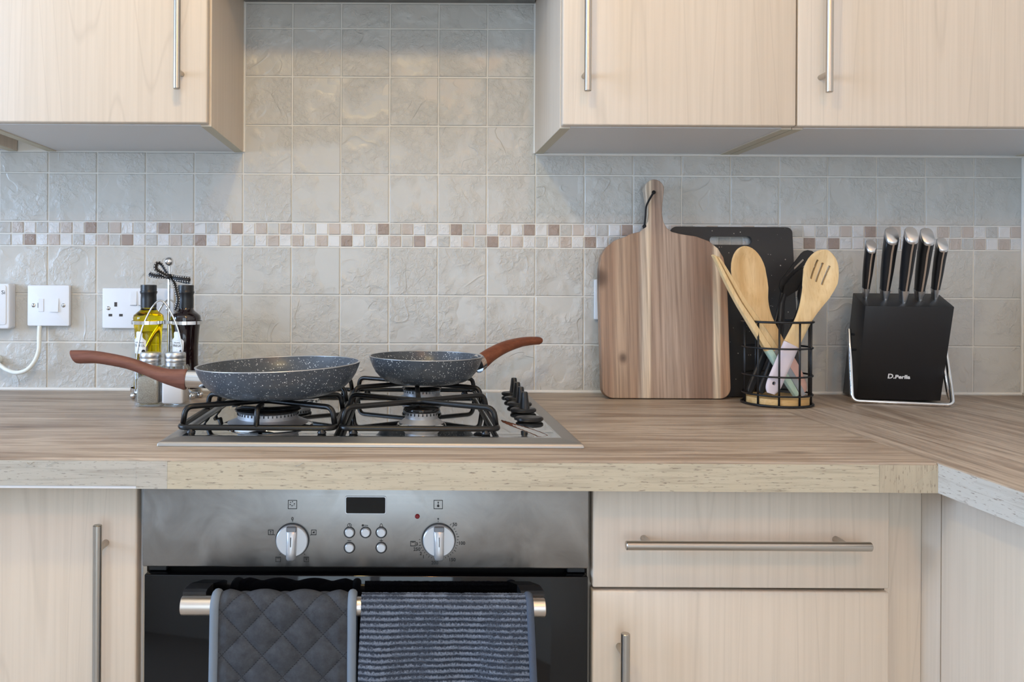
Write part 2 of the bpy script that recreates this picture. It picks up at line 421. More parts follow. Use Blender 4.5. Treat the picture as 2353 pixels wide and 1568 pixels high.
def smooth_path(pts, n=8):
    """Catmull-Rom through pts"""
    P = [Vector(p) for p in pts]; P = [P[0] * 2 - P[1]] + P + [P[-1] * 2 - P[-2]]; out = []
    for i in range(1, len(P) - 2):
        for k in range(n):
            t = k / n; a, b, c, d = P[i - 1], P[i], P[i + 1], P[i + 2]
            out.append(0.5 * ((2 * b) + (-a + c) * t + (2 * a - 5 * b + 4 * c - d) * t * t + (-a + 3 * b - 3 * c + d) * t ** 3))
    out.append(P[-2]); return out
def tube(path, r, seg=10, closed=False, bm=None, flat=None):
    """sweep a circle (radius r or list of radii; flat=(ru, rv) list for ellipses about the y axis)"""
    P = [Vector(p) for p in path]; N = len(P); b = bmesh.new(); rings = []
    up = None
    for i in range(N):
        if closed: t = (P[(i + 1) % N] - P[i - 1]).normalized()
        else: t = (P[min(i + 1, N - 1)] - P[max(i - 1, 0)]).normalized()
        if up is None:
            up = Vector((0, 1, 0)) if abs(t.y) < 0.9 else Vector((0, 0, 1))
        up = (up - t * up.dot(t)).normalized(); side = t.cross(up).normalized()
        if flat: ru, rv = flat[i]
        else: ru = rv = r[i] if isinstance(r, (list, tuple)) else r
        rings.append([b.verts.new(P[i] + up * (ru * math.cos(2 * PI * k / seg)) + side * (rv * math.sin(2 * PI * k / seg))) for k in range(seg)])
    for A, B in list(zip(rings, rings[1:])) + ([(rings[-1], rings[0])] if closed else []):
        for k in range(seg): b.faces.new((A[k], A[(k + 1) % seg], B[(k + 1) % seg], B[k]))
    if not closed: b.faces.new(rings[0]); b.faces.new(rings[-1])
    return join(bm, b)
def prism(outline, y0, y1, bev=0.0, seg=2):
    """outline in (x, z), extruded from y0 to y1"""
    b = bmesh.new()
    vs_ = [b.verts.new((x, y0, z)) for x, z in outline]; f = b.faces.new(vs_)
    r = bmesh.ops.extrude_face_region(b, geom=[f])
    bmesh.ops.translate(b, vec=(0, y1 - y0, 0), verts=[v for v in r['geom'] if isinstance(v, bmesh.types.BMVert)])
    bmesh.ops.recalc_face_normals(b, faces=b.faces)
    if bev:
        ed = [e for e in b.edges if len(e.link_faces) == 2 and any(len(q.verts) == len(outline) for q in e.link_faces)]
        bmesh.ops.bevel(b, geom=ed, offset=bev, segments=seg, affect='EDGES', profile=0.5)
    return b
def rrect(x0, x1, z0, z1, r, n=6):
    out = []
    for cx, cz, a0 in ((x1 - r, z1 - r, 0), (x0 + r, z1 - r, 90), (x0 + r, z0 + r, 180), (x1 - r, z0 + r, 270)):
        for k in range(n + 1):
            a = math.radians(a0 + 90 * k / n); out.append((cx + r * math.cos(a), cz + r * math.sin(a)))
    return out
def cut(o, cutters):
    """boolean difference, applied at once; the cutting shapes are removed"""
    tmp = []
    for c in cutters:
        me = bpy.data.meshes.new('cut'); bmesh.ops.recalc_face_normals(c, faces=c.faces); c.to_mesh(me); c.free()
        k = bpy.data.objects.new('cut', me); COL.objects.link(k); tmp.append(k)
        k.matrix_world = Matrix.Identity(4)
        md = o.modifiers.new('cut', 'BOOLEAN'); md.object = k; md.operation = 'DIFFERENCE'; md.solver = 'EXACT'
    bpy.context.view_layer.update()
    dg = bpy.context.evaluated_depsgraph_get()
    me = bpy.data.meshes.new_from_object(o.evaluated_get(dg))
    o.modifiers.clear(); old = o.data; o.data = me; bpy.data.meshes.remove(old)
    for k in tmp:
        me = k.data; bpy.data.objects.remove(k); bpy.data.meshes.remove(me)
def text(name, s, size, loc, mat, parent, rot=(PI / 2, 0, 0), align='CENTER', bold=0.0, sx=1.0, depth=0.0, world=True, label=None):
    c = bpy.data.curves.new('t', 'FONT'); c.body = s; c.size = size; c.align_x = align; c.align_y = 'CENTER'; c.offset = bold; c.extrude = depth
    c.resolution_u = 3
    o = bpy.data.objects.new('t', c); COL.objects.link(o)
    bpy.context.view_layer.update()
    dg = bpy.context.evaluated_depsgraph_get()
    me = bpy.data.meshes.new_from_object(o.evaluated_get(dg))
    bpy.data.objects.remove(o); bpy.data.curves.remove(c)
    b = bmesh.new(); b.from_mesh(me); bpy.data.meshes.remove(me)
    bmesh.ops.scale(b, vec=(sx, 1, 1), verts=b.verts)
    bmesh.ops.transform(b, matrix=Matrix.LocRotScale(Vector(loc), Euler(rot), None), verts=b.verts)
    return build(name, b, mat, parent, world=world, smooth='keep', label=label)
def S(d): return 1848.0 / (1.65 - d)
def W(px, py, d):
    """a place measured on the photograph, at a known distance d from the tiled wall, as room coordinates"""
    s = S(d); u = (px - 933) + 0.0052 * (py - 652); v = (py - 652) - 0.0052 * (px - 933)
    return Vector((u / s, -d, 1.1327 - v / s))

# ------------------------------------------------------------------ the room
TOP = 0.910          # worktop surface
XR = 1.2649          # right wall
def struct(name, bm, mat, **k): return build(name, bm, mat, None, kind='structure', **k)
wall_back = struct('wall_back', box(-3.1, XR + 0.12, 0.0018, 0.12, 0, 2.42), 'grout')
struct('wall_right', box(XR, XR + 0.1, -3.7, 0.0018, 0, 2.42), 'paint')
struct('floor', box(-3.1, XR + 0.1, -3.8, 0.12, -0.06, 0), 'floor')
struct('ceiling', box(-3.1, XR + 0.1, -3.8, 0.12, 2.42, 2.5), 'ceiling')
b = box(-3.1, -3.0, -3.7, -2.15, 0, 2.42); box(-3.1, -3.0, -0.65, 0.0018, 0, 2.42, bm=b)
box(-3.1, -3.0, -2.15, -0.65, 0, 0.95, bm=b); box(-3.1, -3.0, -2.15, -0.65, 2.15, 2.42, bm=b)
struct('wall_left', b, 'paint')
b = box(-3.1, -0.95, -3.8, -3.7, 0, 2.42); box(0.75, XR + 0.1, -3.8, -3.7, 0, 2.42, bm=b)
box(-0.95, 0.75, -3.8, -3.7, 2.12, 2.42, bm=b); box(-0.95, 0.75, -3.8, -3.7, 0, 0.12, bm=b)
struct('wall_front', b, 'paint')
b = None
for y0, y1, z0, z1 in ((-2.15, -2.09, 0.95, 2.15), (-0.71, -0.65, 0.95, 2.15), (-2.09, -0.71, 0.95, 1.01), (-2.09, -0.71, 2.09, 2.15), (-1.43, -1.37, 1.01, 2.09)):
    b = box(-3.0, -2.97, y0, y1, z0, z1, bm=b)
struct('window_1', b, 'white_plastic')
b = None
for x0, x1, z0, z1 in ((-0.95, -0.87, 0.12, 2.12), (0.67, 0.75, 0.12, 2.12), (-0.87, 0.67, 0.12, 0.2), (-0.87, 0.67, 2.04, 2.12), (-0.15, -0.05, 0.2, 2.04)):
    b = box(x0, x1, -3.65, -3.62, z0, z1, bm=b)
struct('added_fill_frame', b, 'white_plastic')  # unseen glazed door frame, added to go with the frontal fill light

# tiles: each one a piece of the back wall
TX0 = -0.2351; GAP = 0.0024
mesh_cache = {}
def tile_mesh(wd, ht, bev, mats):
    key = (round(wd, 4), round(ht, 4), mats)
    if key not in mesh_cache:
        b = bmesh.new(); x, z = wd / 2, ht / 2; t = 0.0055
        outer = [(-x, -z), (x, -z), (x, z), (-x, z)]
        v0 = [b.verts.new((p, t, q)) for p, q in outer]; v1 = [b.verts.new((p, bev, q)) for p, q in outer]
        v2 = [b.verts.new((p - math.copysign(bev * 1.2, p), 0, q - math.copysign(bev * 1.2, q))) for p, q in outer]
        for A, B in ((v0, v1), (v1, v2)):
            for k in range(4): b.faces.new((A[k], A[(k + 1) % 4], B[(k + 1) % 4], B[k]))
        b.faces.new(v2); bmesh.ops.recalc_face_normals(b, faces=b.faces)
        me = bpy.data.meshes.new('tile'); b.to_mesh(me); b.free(); me.materials.append(MAT[mats]); mesh_cache[key] = me
    return mesh_cache[key]
def put_tile(name, x0, x1, z0, z1, gap, bev, mats):
    o = bpy.data.objects.new(name, tile_mesh(x1 - x0 - gap, z1 - z0 - gap, bev, mats)); COL.objects.link(o); o.parent = wall_back
    j = lambda a: random.uniform(-a, a)
    o.location = ((x0 + x1) / 2 + j(0.0003), j(0.0002), (z0 + z1) / 2 + j(0.0003))
    o.rotation_euler = (j(0.003), j(0.003), j(0.003))
rows_low = [(0.9115, 1.009), (1.009, 1.108), (1.108, 1.207)]
for k in range(-11, 15):
    x0 = TX0 + 0.1 * k; x1 = x0 + 0.1
    for z0, z1 in rows_low + [(1.2565, 1.3565)]: put_tile('tile', x0, x1, z0, z1, GAP, 0.0012, 'tile')
    if -1 <= k <= 4:
        for z0, z1 in ((1.3565, 1.4565), (1.4565, 1.5565), (1.5565, 1.6555), (1.6555, 1.7075)): put_tile('tile', x0, x1, z0, z1, GAP, 0.0012, 'tile')
    else: put_tile('tile', x0, x1, 1.3565, 1.4005, GAP, 0.0012, 'tile')
mos_top = 'WLWB LBWL WBWD LBWL WDLB WLWD WBLB WLWB WBWD LBWL WDLB WBWD WDLB WLWD WLWB LWBW WBWL LLWL WBWD LBWW WBLB WLWB'.replace(' ', '')
mos_bot = 'BWLW LWDW BWLW BLDW LWBL DWBW LWBW BWBW DWLW BLDW LWBL DWBW LWBW DWLB WLBW WBWL LWBW LWDW DWWL LWWB LWBL BWBW'.replace(' ', '')
for i in range(-16, 4 * 22):
    x0 = TX0 - 0.7 + 0.025 * i
    for seq, z0, z1 in ((mos_top, 1.2317, 1.2565), (mos_bot, 1.207, 1.2317)):
        put_tile('mosaic_tile', x0, x0 + 0.025, z0, z1, 0.0024, 0.0009, 'mos' + seq[i % 88])
# silicone bead along the worktop, and beside the wall cabinets
struct('trim_1', tube([(-2.2, -0.0005, 0.9125), (XR - 0.002, -0.0005, 0.9125)], 0.0035, 8), 'caulk')
struct('trim_2', tube([(-0.3335, -0.0005, 1.401), (-0.3335, -0.0005, 1.708)], 0.003, 8), 'caulk')
struct('trim_3', tube([(0.2625, -0.0005, 1.401), (0.2625, -0.0005, 1.708)], 0.003, 8), 'caulk')
struct('trim_4', tube([(XR - 0.001, -0.001, 0.915), (XR - 0.001, -0.001, 1.40)], 0.003, 8), 'caulk')
struct('trim_5', tube([(0.265, -0.001, 1.3995), (XR, -0.001, 1.3995)], 0.003, 8), 'caulk')

# ------------------------------------------------------------------ handles and cabinets
def bar_handle(parent, p0, p1, posts, door_y, r=0.0058, mat='steel_handle'):
    p0, p1 = Vector(p0), Vector(p1)
    ax = (p1 - p0).normalized(); e = 0.0008
    h = build('handle', tube([p0, p0 + ax * e, p1 - ax * e, p1], [r - e, r, r, r - e], 20), mat, parent, smooth=True, auto=0.6, label='brushed steel bar handle')
    for q in posts:
        q = Vector(q); build('post', tube([q, (q.x, door_y, q.z)], 0.0045, 12), 'steel_handle', h, smooth=True, auto=0.6)
    return h
def slab(x0, x1, y0, y1, z0, z1, r=0.0025): return box(x0, x1, y0, y1, z0, z1, r, 2)

def wall_cabinet(label, x0, x1, doors, open_left=False, z0=1.4007, z1=2.12):
    t = thing('wall_cabinet', label, 'cabinet', ((x0 + x1) / 2, 0, z0))
    D = -0.272
    for a, c in ((x0, x0 + 0.018), (x1 - 0.018, x1)):
        o = build('side_panel', box(a, c, D, -0.0008, z0, z1, 0.0006), 'maple', t)
        build('panel_edge', box(a + 0.0004, c - 0.0004, D + 0.0005, -0.001, z0 - 0.0006, z0 + 0.001), 'board_edge', o)
    build('bottom_panel', box(x0 + 0.0182, x1 - 0.0182, D, -0.0008, z0 + 0.0012, z0 + 0.018), 'melamine', t)
    build('top_panel', box(x0 + 0.0182, x1 - 0.0182, D, -0.0008, z1 - 0.018, z1), 'melamine', t)
    build('back_panel', box(x0 + 0.0182, x1 - 0.0182, -0.006, -0.001, z0 + 0.018, z1 - 0.018), 'melamine', t)
    for dx0, dx1, hx in doors:
        dr = build('door', slab(dx0, dx1, -0.291, -0.2725, z0 + 0.002, z1 - 0.002), 'maple', t, smooth=True, auto=0.9)
        if hx is not None:
            bar_handle(dr, (hx, -0.321, 1.4525), (hx, -0.321, 1.78), [(hx, -0.321, 1.4845), (hx, -0.321, 1.75)], -0.291)
    return t
wall_cabinet('pale maple wall cabinet hanging left of the tiled hood gap', -0.7365, -0.335, [(-0.7335, -0.338, -0.3806)])
wall_cabinet('pale maple wall cabinet right of the hood gap, above the wooden chopping board', 0.2622, 0.6595, [(0.2632, 0.6577, 0.2987)])
wall_cabinet('pale maple wall cabinet at the far right, above the knife block', 0.6605, XR - 0.001, [(0.6605, 1.2555, 0.698)])
wall_cabinet('shaded wall cabinet at the left frame edge, behind a narrow gap', -1.25, -0.798, [(-1.247, -0.801, None)])

# cooker hood between the cabinets
h = thing('cooker_hood', 'dark underside of the cooker hood above the tiled gap', 'cooker hood', (-0.036, 0, 1.708))
build('casing', box(-0.333, 0.260, -0.272, -0.0005, 1.709, 1.80, 0.001), 'oven_steel', h)
build('filter', box(-0.25, 0.18, -0.25, -0.03, 1.7075, 1.709), 'silver_dark', h)
build('front_panel', slab(-0.332, 0.259, -0.291, -0.2725, 1.701, 2.118), 'maple', h)

# worktops
FY = -0.635
wt = thing('worktop', 'grey-brown oak effect worktop running along the tiled wall under the hob', 'worktop', (-0.4, -0.3, TOP - 0.038))
b = box(-2.2, 0.6715, FY + 0.0006, -0.0005, TOP - 0.038, TOP)
ed = [e for e in b.edges if all(abs(v.co.y - FY - 0.0006) < 1e-5 and v.co.z > 0.9 for v in e.verts)]
bmesh.ops.bevel(b, geom=ed, offset=0.003, segments=3, affect='EDGES', profile=0.5)
build('top', b, 'oak_x', wt, smooth=True, auto=0.7)
def edging(x0, x1, mat, z0=TOP - 0.038, thick=0.0006):
    b = box(x0, x1, FY - thick, FY + 0.0002, z0, TOP - 0.003)
    return build('edging_strip', b, mat, wt)
edging(-2.2, -0.3395, 'edge_grey', TOP - 0.0345)
edging(-0.3393, -0.300, 'edge_grey', TOP - 0.038, 0.0009)
edging(-0.2998, 0.5978, 'edge_x', TOP - 0.038, 0.0009)
edging(0.598, 0.6718, 'edge_z', TOP - 0.038, 0.0011)
b = prism([(0.6722, TOP - 0.0035), (0.6722, TOP - 0.0382), (0.626, TOP - 0.0382)], FY - 0.0016, FY - 0.0011)
build('edging_offcut', b, 'edge_z', wt, label='triangular end-grain patch at the corner')
build('underside_strip', box(-2.2, -0.3395, FY + 0.0003, FY + 0.02, TOP - 0.038, TOP - 0.0348), 'melamine', wt)
wr = thing('worktop', 'oak effect worktop return coming forward along the right wall', 'worktop', (0.97, -0.8, TOP - 0.038))
b = box(0.6725, XR - 0.0008, -1.62, -0.0005, TOP - 0.038, TOP)
ed = [e for e in b.edges if all(abs(v.co.x - 0.6725) < 1e-5 and v.co.z > 0.9 for v in e.verts)]
bmesh.ops.bevel(b, geom=ed, offset=0.0012, segments=2, affect='EDGES', profile=0.5)
build('top', b, 'oak_y', wr, smooth=True, auto=0.7)
build('edging_strip', box(0.6716, 0.6727, -1.62, FY - 0.0018, TOP - 0.038, TOP - 0.0014), 'edge_y', wr)
# loose curls of worn edging on the front edge
for cx, ln in ((-0.478, 0.014), (-0.452, 0.022), (-0.138, 0.018)):
    p = [(cx + ln * k / 6, FY - 0.0012 - 0.0012 * math.sin(k), TOP - 0.006 + 0.002 * math.sin(k * 1.1 + cx * 60)) for k in range(7)]
    build('peeling_sliver', tube(p, 0.0004, 6), 'edge_grey', wt)

# base units
DY = -0.5775
t = thing('base_cabinet', 'maple base cabinet left of the oven with a tall bar handle', 'cabinet', (-0.65, -0.28, 0.15))
build('side_panel', box(-0.3553, -0.3503, -0.556, -0.02, 0.15, 0.868), 'maple', t)
build('body', box(-0.955, -0.3555, -0.556, -0.02, 0.15, 0.8695), 'melamine', t)
dr = build('door', slab(-0.953, -0.3575, DY, -0.5575, 0.152, 0.866), 'maple', t, smooth=True, auto=0.9)
bar_handle(dr, (-0.3983, -0.6075, 0.50), (-0.3983, -0.6075, 0.8175), [(-0.3983, -0.6075, 0.785)], DY)
t = thing('base_cabinet', 'maple base unit with a drawer over a door, right of the oven', 'cabinet', (0.45, -0.28, 0.15))
build('body', box(0.2495, 0.6485, -0.550, -0.02, 0.15, 0.8695), 'maple', t)
dr = build('drawer_front', slab(0.2510, 0.6470, DY, -0.5575, 0.7282, 0.866), 'maple', t, smooth=True, auto=0.9)
bar_handle(dr, (0.2868, -0.6075, 0.7945), (0.6048, -0.6075, 0.7945), [(0.3185, -0.6075, 0.7945), (0.5745, -0.6075, 0.7945)], DY, 0.006, 'steel_handle_x')
dr = build('door', slab(0.2510, 0.6470, DY, -0.5575, 0.152, 0.7238), 'maple', t, smooth=True, auto=0.9)
bar_handle(dr, (0.2868, -0.6075, 0.40), (0.2868, -0.6075, 0.6805), [(0.2868, -0.6075, 0.6505)], DY, 0.006)
t = thing('corner_filler', 'narrow maple filler post in the corner between the base units', 'panel', (0.675, -0.3, 0.15))
build('back_strip', box(0.6500, 0.6995, -0.5605, -0.545, 0.15, 0.8695), 'maple', t)
build('side_strip', box(0.7000, 0.715, -0.5995, -0.545, 0.15, 0.8695), 'maple', t)
t = thing('base_cabinet', 'pale maple cabinet end under the worktop return at the right', 'cabinet', (0.98, -1.05, 0.15))
build('body', box(0.7165, XR - 0.002, -1.58, -0.61, 0.15, 0.8695), 'melamine', t)
build('door', slab(0.6985, 0.7163, -1.10, -0.602, 0.152, 0.866), 'maple', t, smooth=True, auto=0.9)
build('door', slab(0.6985, 0.7163, -1.58, -1.103, 0.152, 0.866), 'maple', t, smooth=True, auto=0.9)

# ------------------------------------------------------------------ oven
ov = thing('built_in_oven', 'stainless steel built-in oven with black glass door below the hob', 'oven', (-0.052, -0.3, 0.25))
build('casing', box(-0.344, 0.242, -0.545, -0.03, 0.262, 0.867), 'dark_gap', ov)
cp = build('control_panel', slab(-0.3495, 0.2455, DY - 0.001, -0.546, 0.7535, 0.8685, 0.002), 'oven_steel', ov, smooth=True, auto=0.9)
PF = DY - 0.0012     # face of the control panel
def disc(name, x, z, r, y0, y1, mat, parent, bev=0.001, seg=40, label=None):
    prof = [(0, 0), (r, 0), (r, (y0 - y1) - bev), (r - bev, y0 - y1), (0, y0 - y1)]
    return build(name, lathe(prof, seg, (x, y0, z), 'y'), mat, parent, smooth=True, auto=0.6, label=label)
dsp = build('display', prism(rrect(-0.0797, -0.0246, 0.8251, 0.8495, 0.003), PF - 0.0012, PF + 0.001, 0.0004), 'silver_plastic', cp)
build('screen', prism(rrect(-0.0782, -0.0261, 0.8266, 0.8480, 0.002), PF - 0.0016, PF - 0.0011), 'display', dsp)
for px, py in ((803, 1224), (840, 1224), (876, 1224), (803, 1259), (876, 1259)):
    q = W(px, py, 0.5787)
    rg = disc('button', q.x, q.z, 0.0060, PF, PF - 0.0030, 'silver_plastic', cp)
    build('button_ring', lathe([(0.0064, 0), (0.0077, 0), (0.0075, 0.0008), (0.0066, 0.0008)], 32, (q.x, PF, q.z), 'y', closed=True), 'black_plastic', rg, smooth=True)
q = W(959, 1187, 0.5787); disc('indicator_light', q.x, q.z, 0.0032, PF, PF - 0.0016, 'red_lens', cp)
def dial(px, py, tilt):
    q = W(px, py, 0.5787)
    kn = disc('knob', q.x, q.z, 0.0212, PF, PF - 0.007, 'silver_plastic', cp, 0.0012, 56)
    build('collar', lathe([(0.0212, 0), (0.0226, 0), (0.0226, 0.0016), (0.0212, 0.0016)], 56, (q.x, PF, q.z), 'y', closed=True), 'black_plastic', kn, smooth=True, auto=0.6)
    # raised grip bar, tall at the bottom
    b = bmesh.new(); st = []
    for zz, hw, hh in ((0.0195, 0.0068, 0.0075), (0.012, 0.0070, 0.0135), (0.0, 0.0066, 0.0165), (-0.012, 0.0066, 0.0175), (-0.021, 0.0064, 0.0170), (-0.0248, 0.0050, 0.0115)):
        sec = []
        for k in range(9):
            a = PI * k / 8
            sec.append(b.verts.new((q.x - hw * math.cos(a) , PF - 0.0065 - (hh - 0.0065) * math.sin(a) ** 0.45, q.z + zz)))
        st.append(sec)
    for A, B in zip(st, st[1:]):
        for k in range(8): b.faces.new((A[k], A[k + 1], B[k + 1], B[k]))
    b.faces.new(st[0]); b.faces.new(st[-1])
    if tilt: bmesh.ops.rotate(b, cent=(q.x, 0, q.z), matrix=Matrix.Rotation(tilt, 3, 'Y'), verts=b.verts)
    g = build('grip', b, 'silver_plastic', kn, smooth=True, auto=1.2)
    build('grip_tip', box(q.x - 0.0066, q.x + 0.0066, PF - 0.0125, PF - 0.0068, q.z + 0.0135, q.z + 0.0202, 0.001), 'silver_dark', kn)
    build('pointer_mark', box(q.x - 0.0004, q.x + 0.0004, PF - 0.0185, PF - 0.0160, q.z - 0.004, q.z + 0.008), 'print_black', kn)
    return q
qa = dial(672, 1241, 0.03); qb = dial(1008, 1241, -0.005)
# printed marks
YP = PF - 0.0003
def mark(px, py, s, size=0.0062): 
    q = W(px, py, 0.5787); text('lettering', s, size, (q.x, YP, q.z), 'print_black', cp, bold=0.00012)
for px, py, s in ((672, 1193, '0'), (1045, 1206, '50'), (1061, 1249, '100'), (1039, 1287, '150'), (999, 1294, '200'), (958, 1263, '250'), (958, 1251, '3'), (967, 1273, '2'), (973, 1280, '1')): mark(px, py, s)
def icon(px, py, w_, strokes, dots=()):
    q = W(px, py, 0.5787); b = None
    hw = w_ / 2; t_ = 0.00035
    if w_:
        for a, c in (((-hw, -hw), (hw, -hw)), ((hw, -hw), (hw, hw)), ((hw, hw), (-hw, hw)), ((-hw, hw), (-hw, -hw))):
            b = box(q.x + min(a[0], c[0]) - t_, q.x + max(a[0], c[0]) + t_, YP - 0.0001, YP + 0.0003, q.z + min(a[1], c[1]) - t_, q.z + max(a[1], c[1]) + t_, bm=b)
    for x0, z0, x1, z1 in strokes:
        b = tube([(q.x + x0, YP, q.z + z0), (q.x + x1, YP, q.z + z1)], 0.00035, 5, bm=b)
    for x0, z0, r in dots:
        b = lathe([(0, 0), (r, 0), (r, 0.0003), (0, 0.0003)], 12, (q.x + x0, YP + 0.0002, q.z + z0), 'y', bm=b)
    return build('printed_symbol', b, 'print_black', cp)
icon(672, 1160, 0.0112, [], [(-.0025, .003, .0007), (0, .0038, .0007), (-.003, 0, .0008), (.0025, .001, .0008), (-.0005, -.0015, .0008), (.002, -.001, .0005)])
icon(1007, 1160, 0.0112, [(0, .003, 0, -.001)], [(0, -.0018, .0016), (0, .003, .0009)])
icon(622, 1224, 0.0062, [(0, .002, 0, -.002), (-.001, .001, .001, .001)]); icon(721, 1224, 0.0062, [(-.0015, -.001, .0015, .0012), (-.001, .001, .001, -.001)], [(0, 0, .0011)])
icon(639, 1286, 0.0062, [(-.002, .0018, .002, .0018)]); icon(704, 1286, 0.0062, [(-.002, .0018, .002, .0018), (-.001, -.001, .001, .001), (.001, -.001, -.001, .001)])
icon(949, 1250, 0.0062, [(-.002, .0018, .002, .0018)])
icon(803, 1208, 0, [(0, 0, 0, .002), (0, 0, .0016, 0)] + [(0.0026 * math.cos(a), 0.0026 * math.sin(a), 0.0026 * math.cos(a + .5), 0.0026 * math.sin(a + .5)) for a in [k * .5236 for k in range(12)]])
icon(838, 1208, 0, [(-.001, 0, .004, 0), (.004, 0, .004, -.001)], [(-.0025, 0, .0015)])
icon(876, 1208, 0, [(-.0022, -.0018, .0022, -.0018), (-.0022, -.0018, -.0008, .0022), (.0022, -.0018, .0008, .0022), (-.0008, .0022, .0008, .0022)])
icon(803, 1243, 0, [(-.0024, 0, .0024, 0)]); icon(876, 1243, 0, [(-.0024, 0, .0024, 0), (0, -.0024, 0, .0024)])
b = None
for k in range(28):
    a = math.radians(52 - k * 8.6)
    if -195 < math.degrees(a) < 60: b = tube([(qb.x + .0245 * math.cos(a), YP, qb.z + .0245 * math.sin(a)), (qb.x + (.0262 if k % 5 else .0275) * math.cos(a), YP, qb.z + (.0262 if k % 5 else .0275) * math.sin(a))], 0.0003, 5, bm=b)
build('dial_marks', b, 'print_black', cp)
b = None
for a in (90, 15, 165, -50, -130):
    a = math.radians(a); b = tube([(qa.x + .0240 * math.cos(a), YP, qa.z + .0240 * math.sin(a)), (qa.x + .0262 * math.cos(a), YP, qa.z + .0262 * math.sin(a))], 0.0003, 5, bm=b)
build('dial_marks', b, 'print_black', cp)
icon(1007, 1193, 0, [(0, -.004, 0, -.0025)], [(0, 0, .0011)])
# door
dr = build('door', slab(-0.3468, 0.2447, DY - 0.001, -0.55, 0.262, 0.7430, 0.0015), 'glass_black', ov, smooth=True, auto=0.9)
for x in (-0.333, 0.2315):
    build('hinge_bracket', box(x - 0.012, x + 0.012, -0.565, -0.546, 0.7435, 0.752, 0.001), 'black_plastic', ov)
HB = -0.6225; HZ = 0.7200
hd = build('handle', tube([(-0.2842, HB, HZ), (-0.2835, HB, HZ), (0.1785, HB, HZ), (0.1792, HB, HZ)], [0.0112, 0.0120, 0.0120, 0.0112], 32), 'oven_bar', dr, smooth=True, auto=0.6, label='pale metal bar handle')
for x0, x1 in ((-0.2845, -0.2545), (0.1500, 0.1800)):
    b = prism([(HB + 0.004, HZ - 0.012), (HB + 0.004, HZ + 0.0155), (HB + 0.012, HZ + 0.0165), (DY - 0.001, HZ + 0.012), (DY - 0.001, HZ - 0.012)], x0, x1)
    # profile was drawn in (y, z): turn it so that it runs along x
    for v in b.verts: v.co = Vector((v.co.y, v.co.x, v.co.z))
    build('handle_bracket', b, 'black_plastic', dr)

# ------------------------------------------------------------------ cloths on the oven handle
def draped(name, x0f, x1f, front_len, back_len, rad, nu, nv, disp, wave, mat, parent, thick, uvpitch):
    """a sheet over the handle bar; x0f, x1f(t): edges by drop t in metres, disp(u_m, s_m): relief, wave(u, t): folds"""
    arc = PI * rad; L = back_len + arc + front_len
    b = bmesh.new(); uvl = b.loops.layers.uv.new('UVMap'); grid = []; uvs = {}
    for j in range(nv + 1):
        s = L * j / nv; row = []
        for i in range(nu + 1):
            u = i / nu
            if s < back_len: y, z, n, t = HB + rad, HZ - (back_len - s), (1, 0), back_len - s
            elif s < back_len + arc:
                a = (s - back_len) / rad; y, z, n, t = HB + rad * math.cos(a), HZ + rad * math.sin(a), (math.cos(a), math.sin(a)), 0.0
            else: t = s - back_len - arc; y, z, n = HB - rad, HZ - t, (-1, 0)
            x = x0f(t) + (x1f(t) - x0f(t)) * u
            d = disp(x, s - back_len - arc / 2)
            wv = wave(u, t) if s > back_len + arc else 0.0
            v = b.verts.new((x, y + n[0] * d - wv, z + n[1] * d)); uvs[v] = (x / 0.01, (s - back_len - arc / 2) / uvpitch); row.append(v)
        grid.append(row)
    for A, B in zip(grid, grid[1:]):
        for i in range(nu):
            f = b.faces.new((A[i], A[i + 1], B[i + 1], B[i])); f.smooth = True
            for lp in f.loops: lp[uvl].uv = uvs[lp.vert]
    o = build(name, b, mat, parent, smooth=True)
    md = o.modifiers.new('thickness', 'SOLIDIFY'); md.thickness = thick; md.offset = -1
    return o
def quilt(x, s):
    a = x / 0.051 + s / 0.054; c = x / 0.051 - s / 0.054
    p = abs(math.sin(PI * a)) * abs(math.sin(PI * c))
    e = max(0.0, min(1.0, min(x + 0.2375, -0.0685 - x) / 0.014))
    return 0.0048 * p ** 0.5 * e
og = thing('oven_pad', 'charcoal quilted oven pad with pale blue-grey binding hanging on the oven handle', 'oven pad', (-0.153, HB, HZ - 0.2))
ox0 = lambda t: -0.2375 - 0.013 * t; ox1 = lambda t: -0.0685 + 0.0 * t
draped('pad', ox0, ox1, 0.235, 0.19, 0.0158, 110, 250, quilt, lambda u, t: 0.002 * math.sin(u * 5) * t * 4, 'quilt', og, 0.0035, 0.05)
def edge_path(xf, dx, rad, fl, bl):
    p = [(xf(bl) + dx, HB + rad, HZ - bl), (xf(bl / 2) + dx, HB + rad, HZ - bl / 2), (xf(0) + dx, HB + rad, HZ)]
    p += [(xf(0) + dx, HB + rad * math.cos(a), HZ + rad * math.sin(a)) for a in [PI * k / 10 for k in range(1, 10)]]
    p += [(xf(t) + dx, HB - rad, HZ - t) for t in [fl * k / 8 for k in range(9)]]
    return p
for xf, dx in ((ox0, -0.0015), (ox1, 0.0025)):
    P_ = edge_path(xf, dx, 0.0162, 0.235, 0.19)
    o = build('binding', tube(P_, 0.0, 10, flat=[(0.0046, 0.0058)] * len(P_)), 'binding', og, smooth=True)
tw = thing('tea_towel', 'ribbed blue-grey terry towel hanging on the oven handle', 'towel', (0.055, HB, HZ - 0.2))
tx0 = lambda t: -0.0545 - 0.004 * math.sin(min(t, 0.1) * 16) + 0.006 * t; tx1 = lambda t: 0.1565 + 0.045 * min(t, 0.25)
_rn = random.Random(3)
def terry(x, s):
    f = 0.5 - 0.5 * math.cos(2 * PI * (s / 0.0074 + 0.16 * math.sin(x * 60 + s * 9) + 0.12 * math.sin(x * 170 + s * 40) + 0.07 * math.sin(x * 410 - s * 90)))
    return 0.0015 * f + _rn.uniform(0, 0.0007)
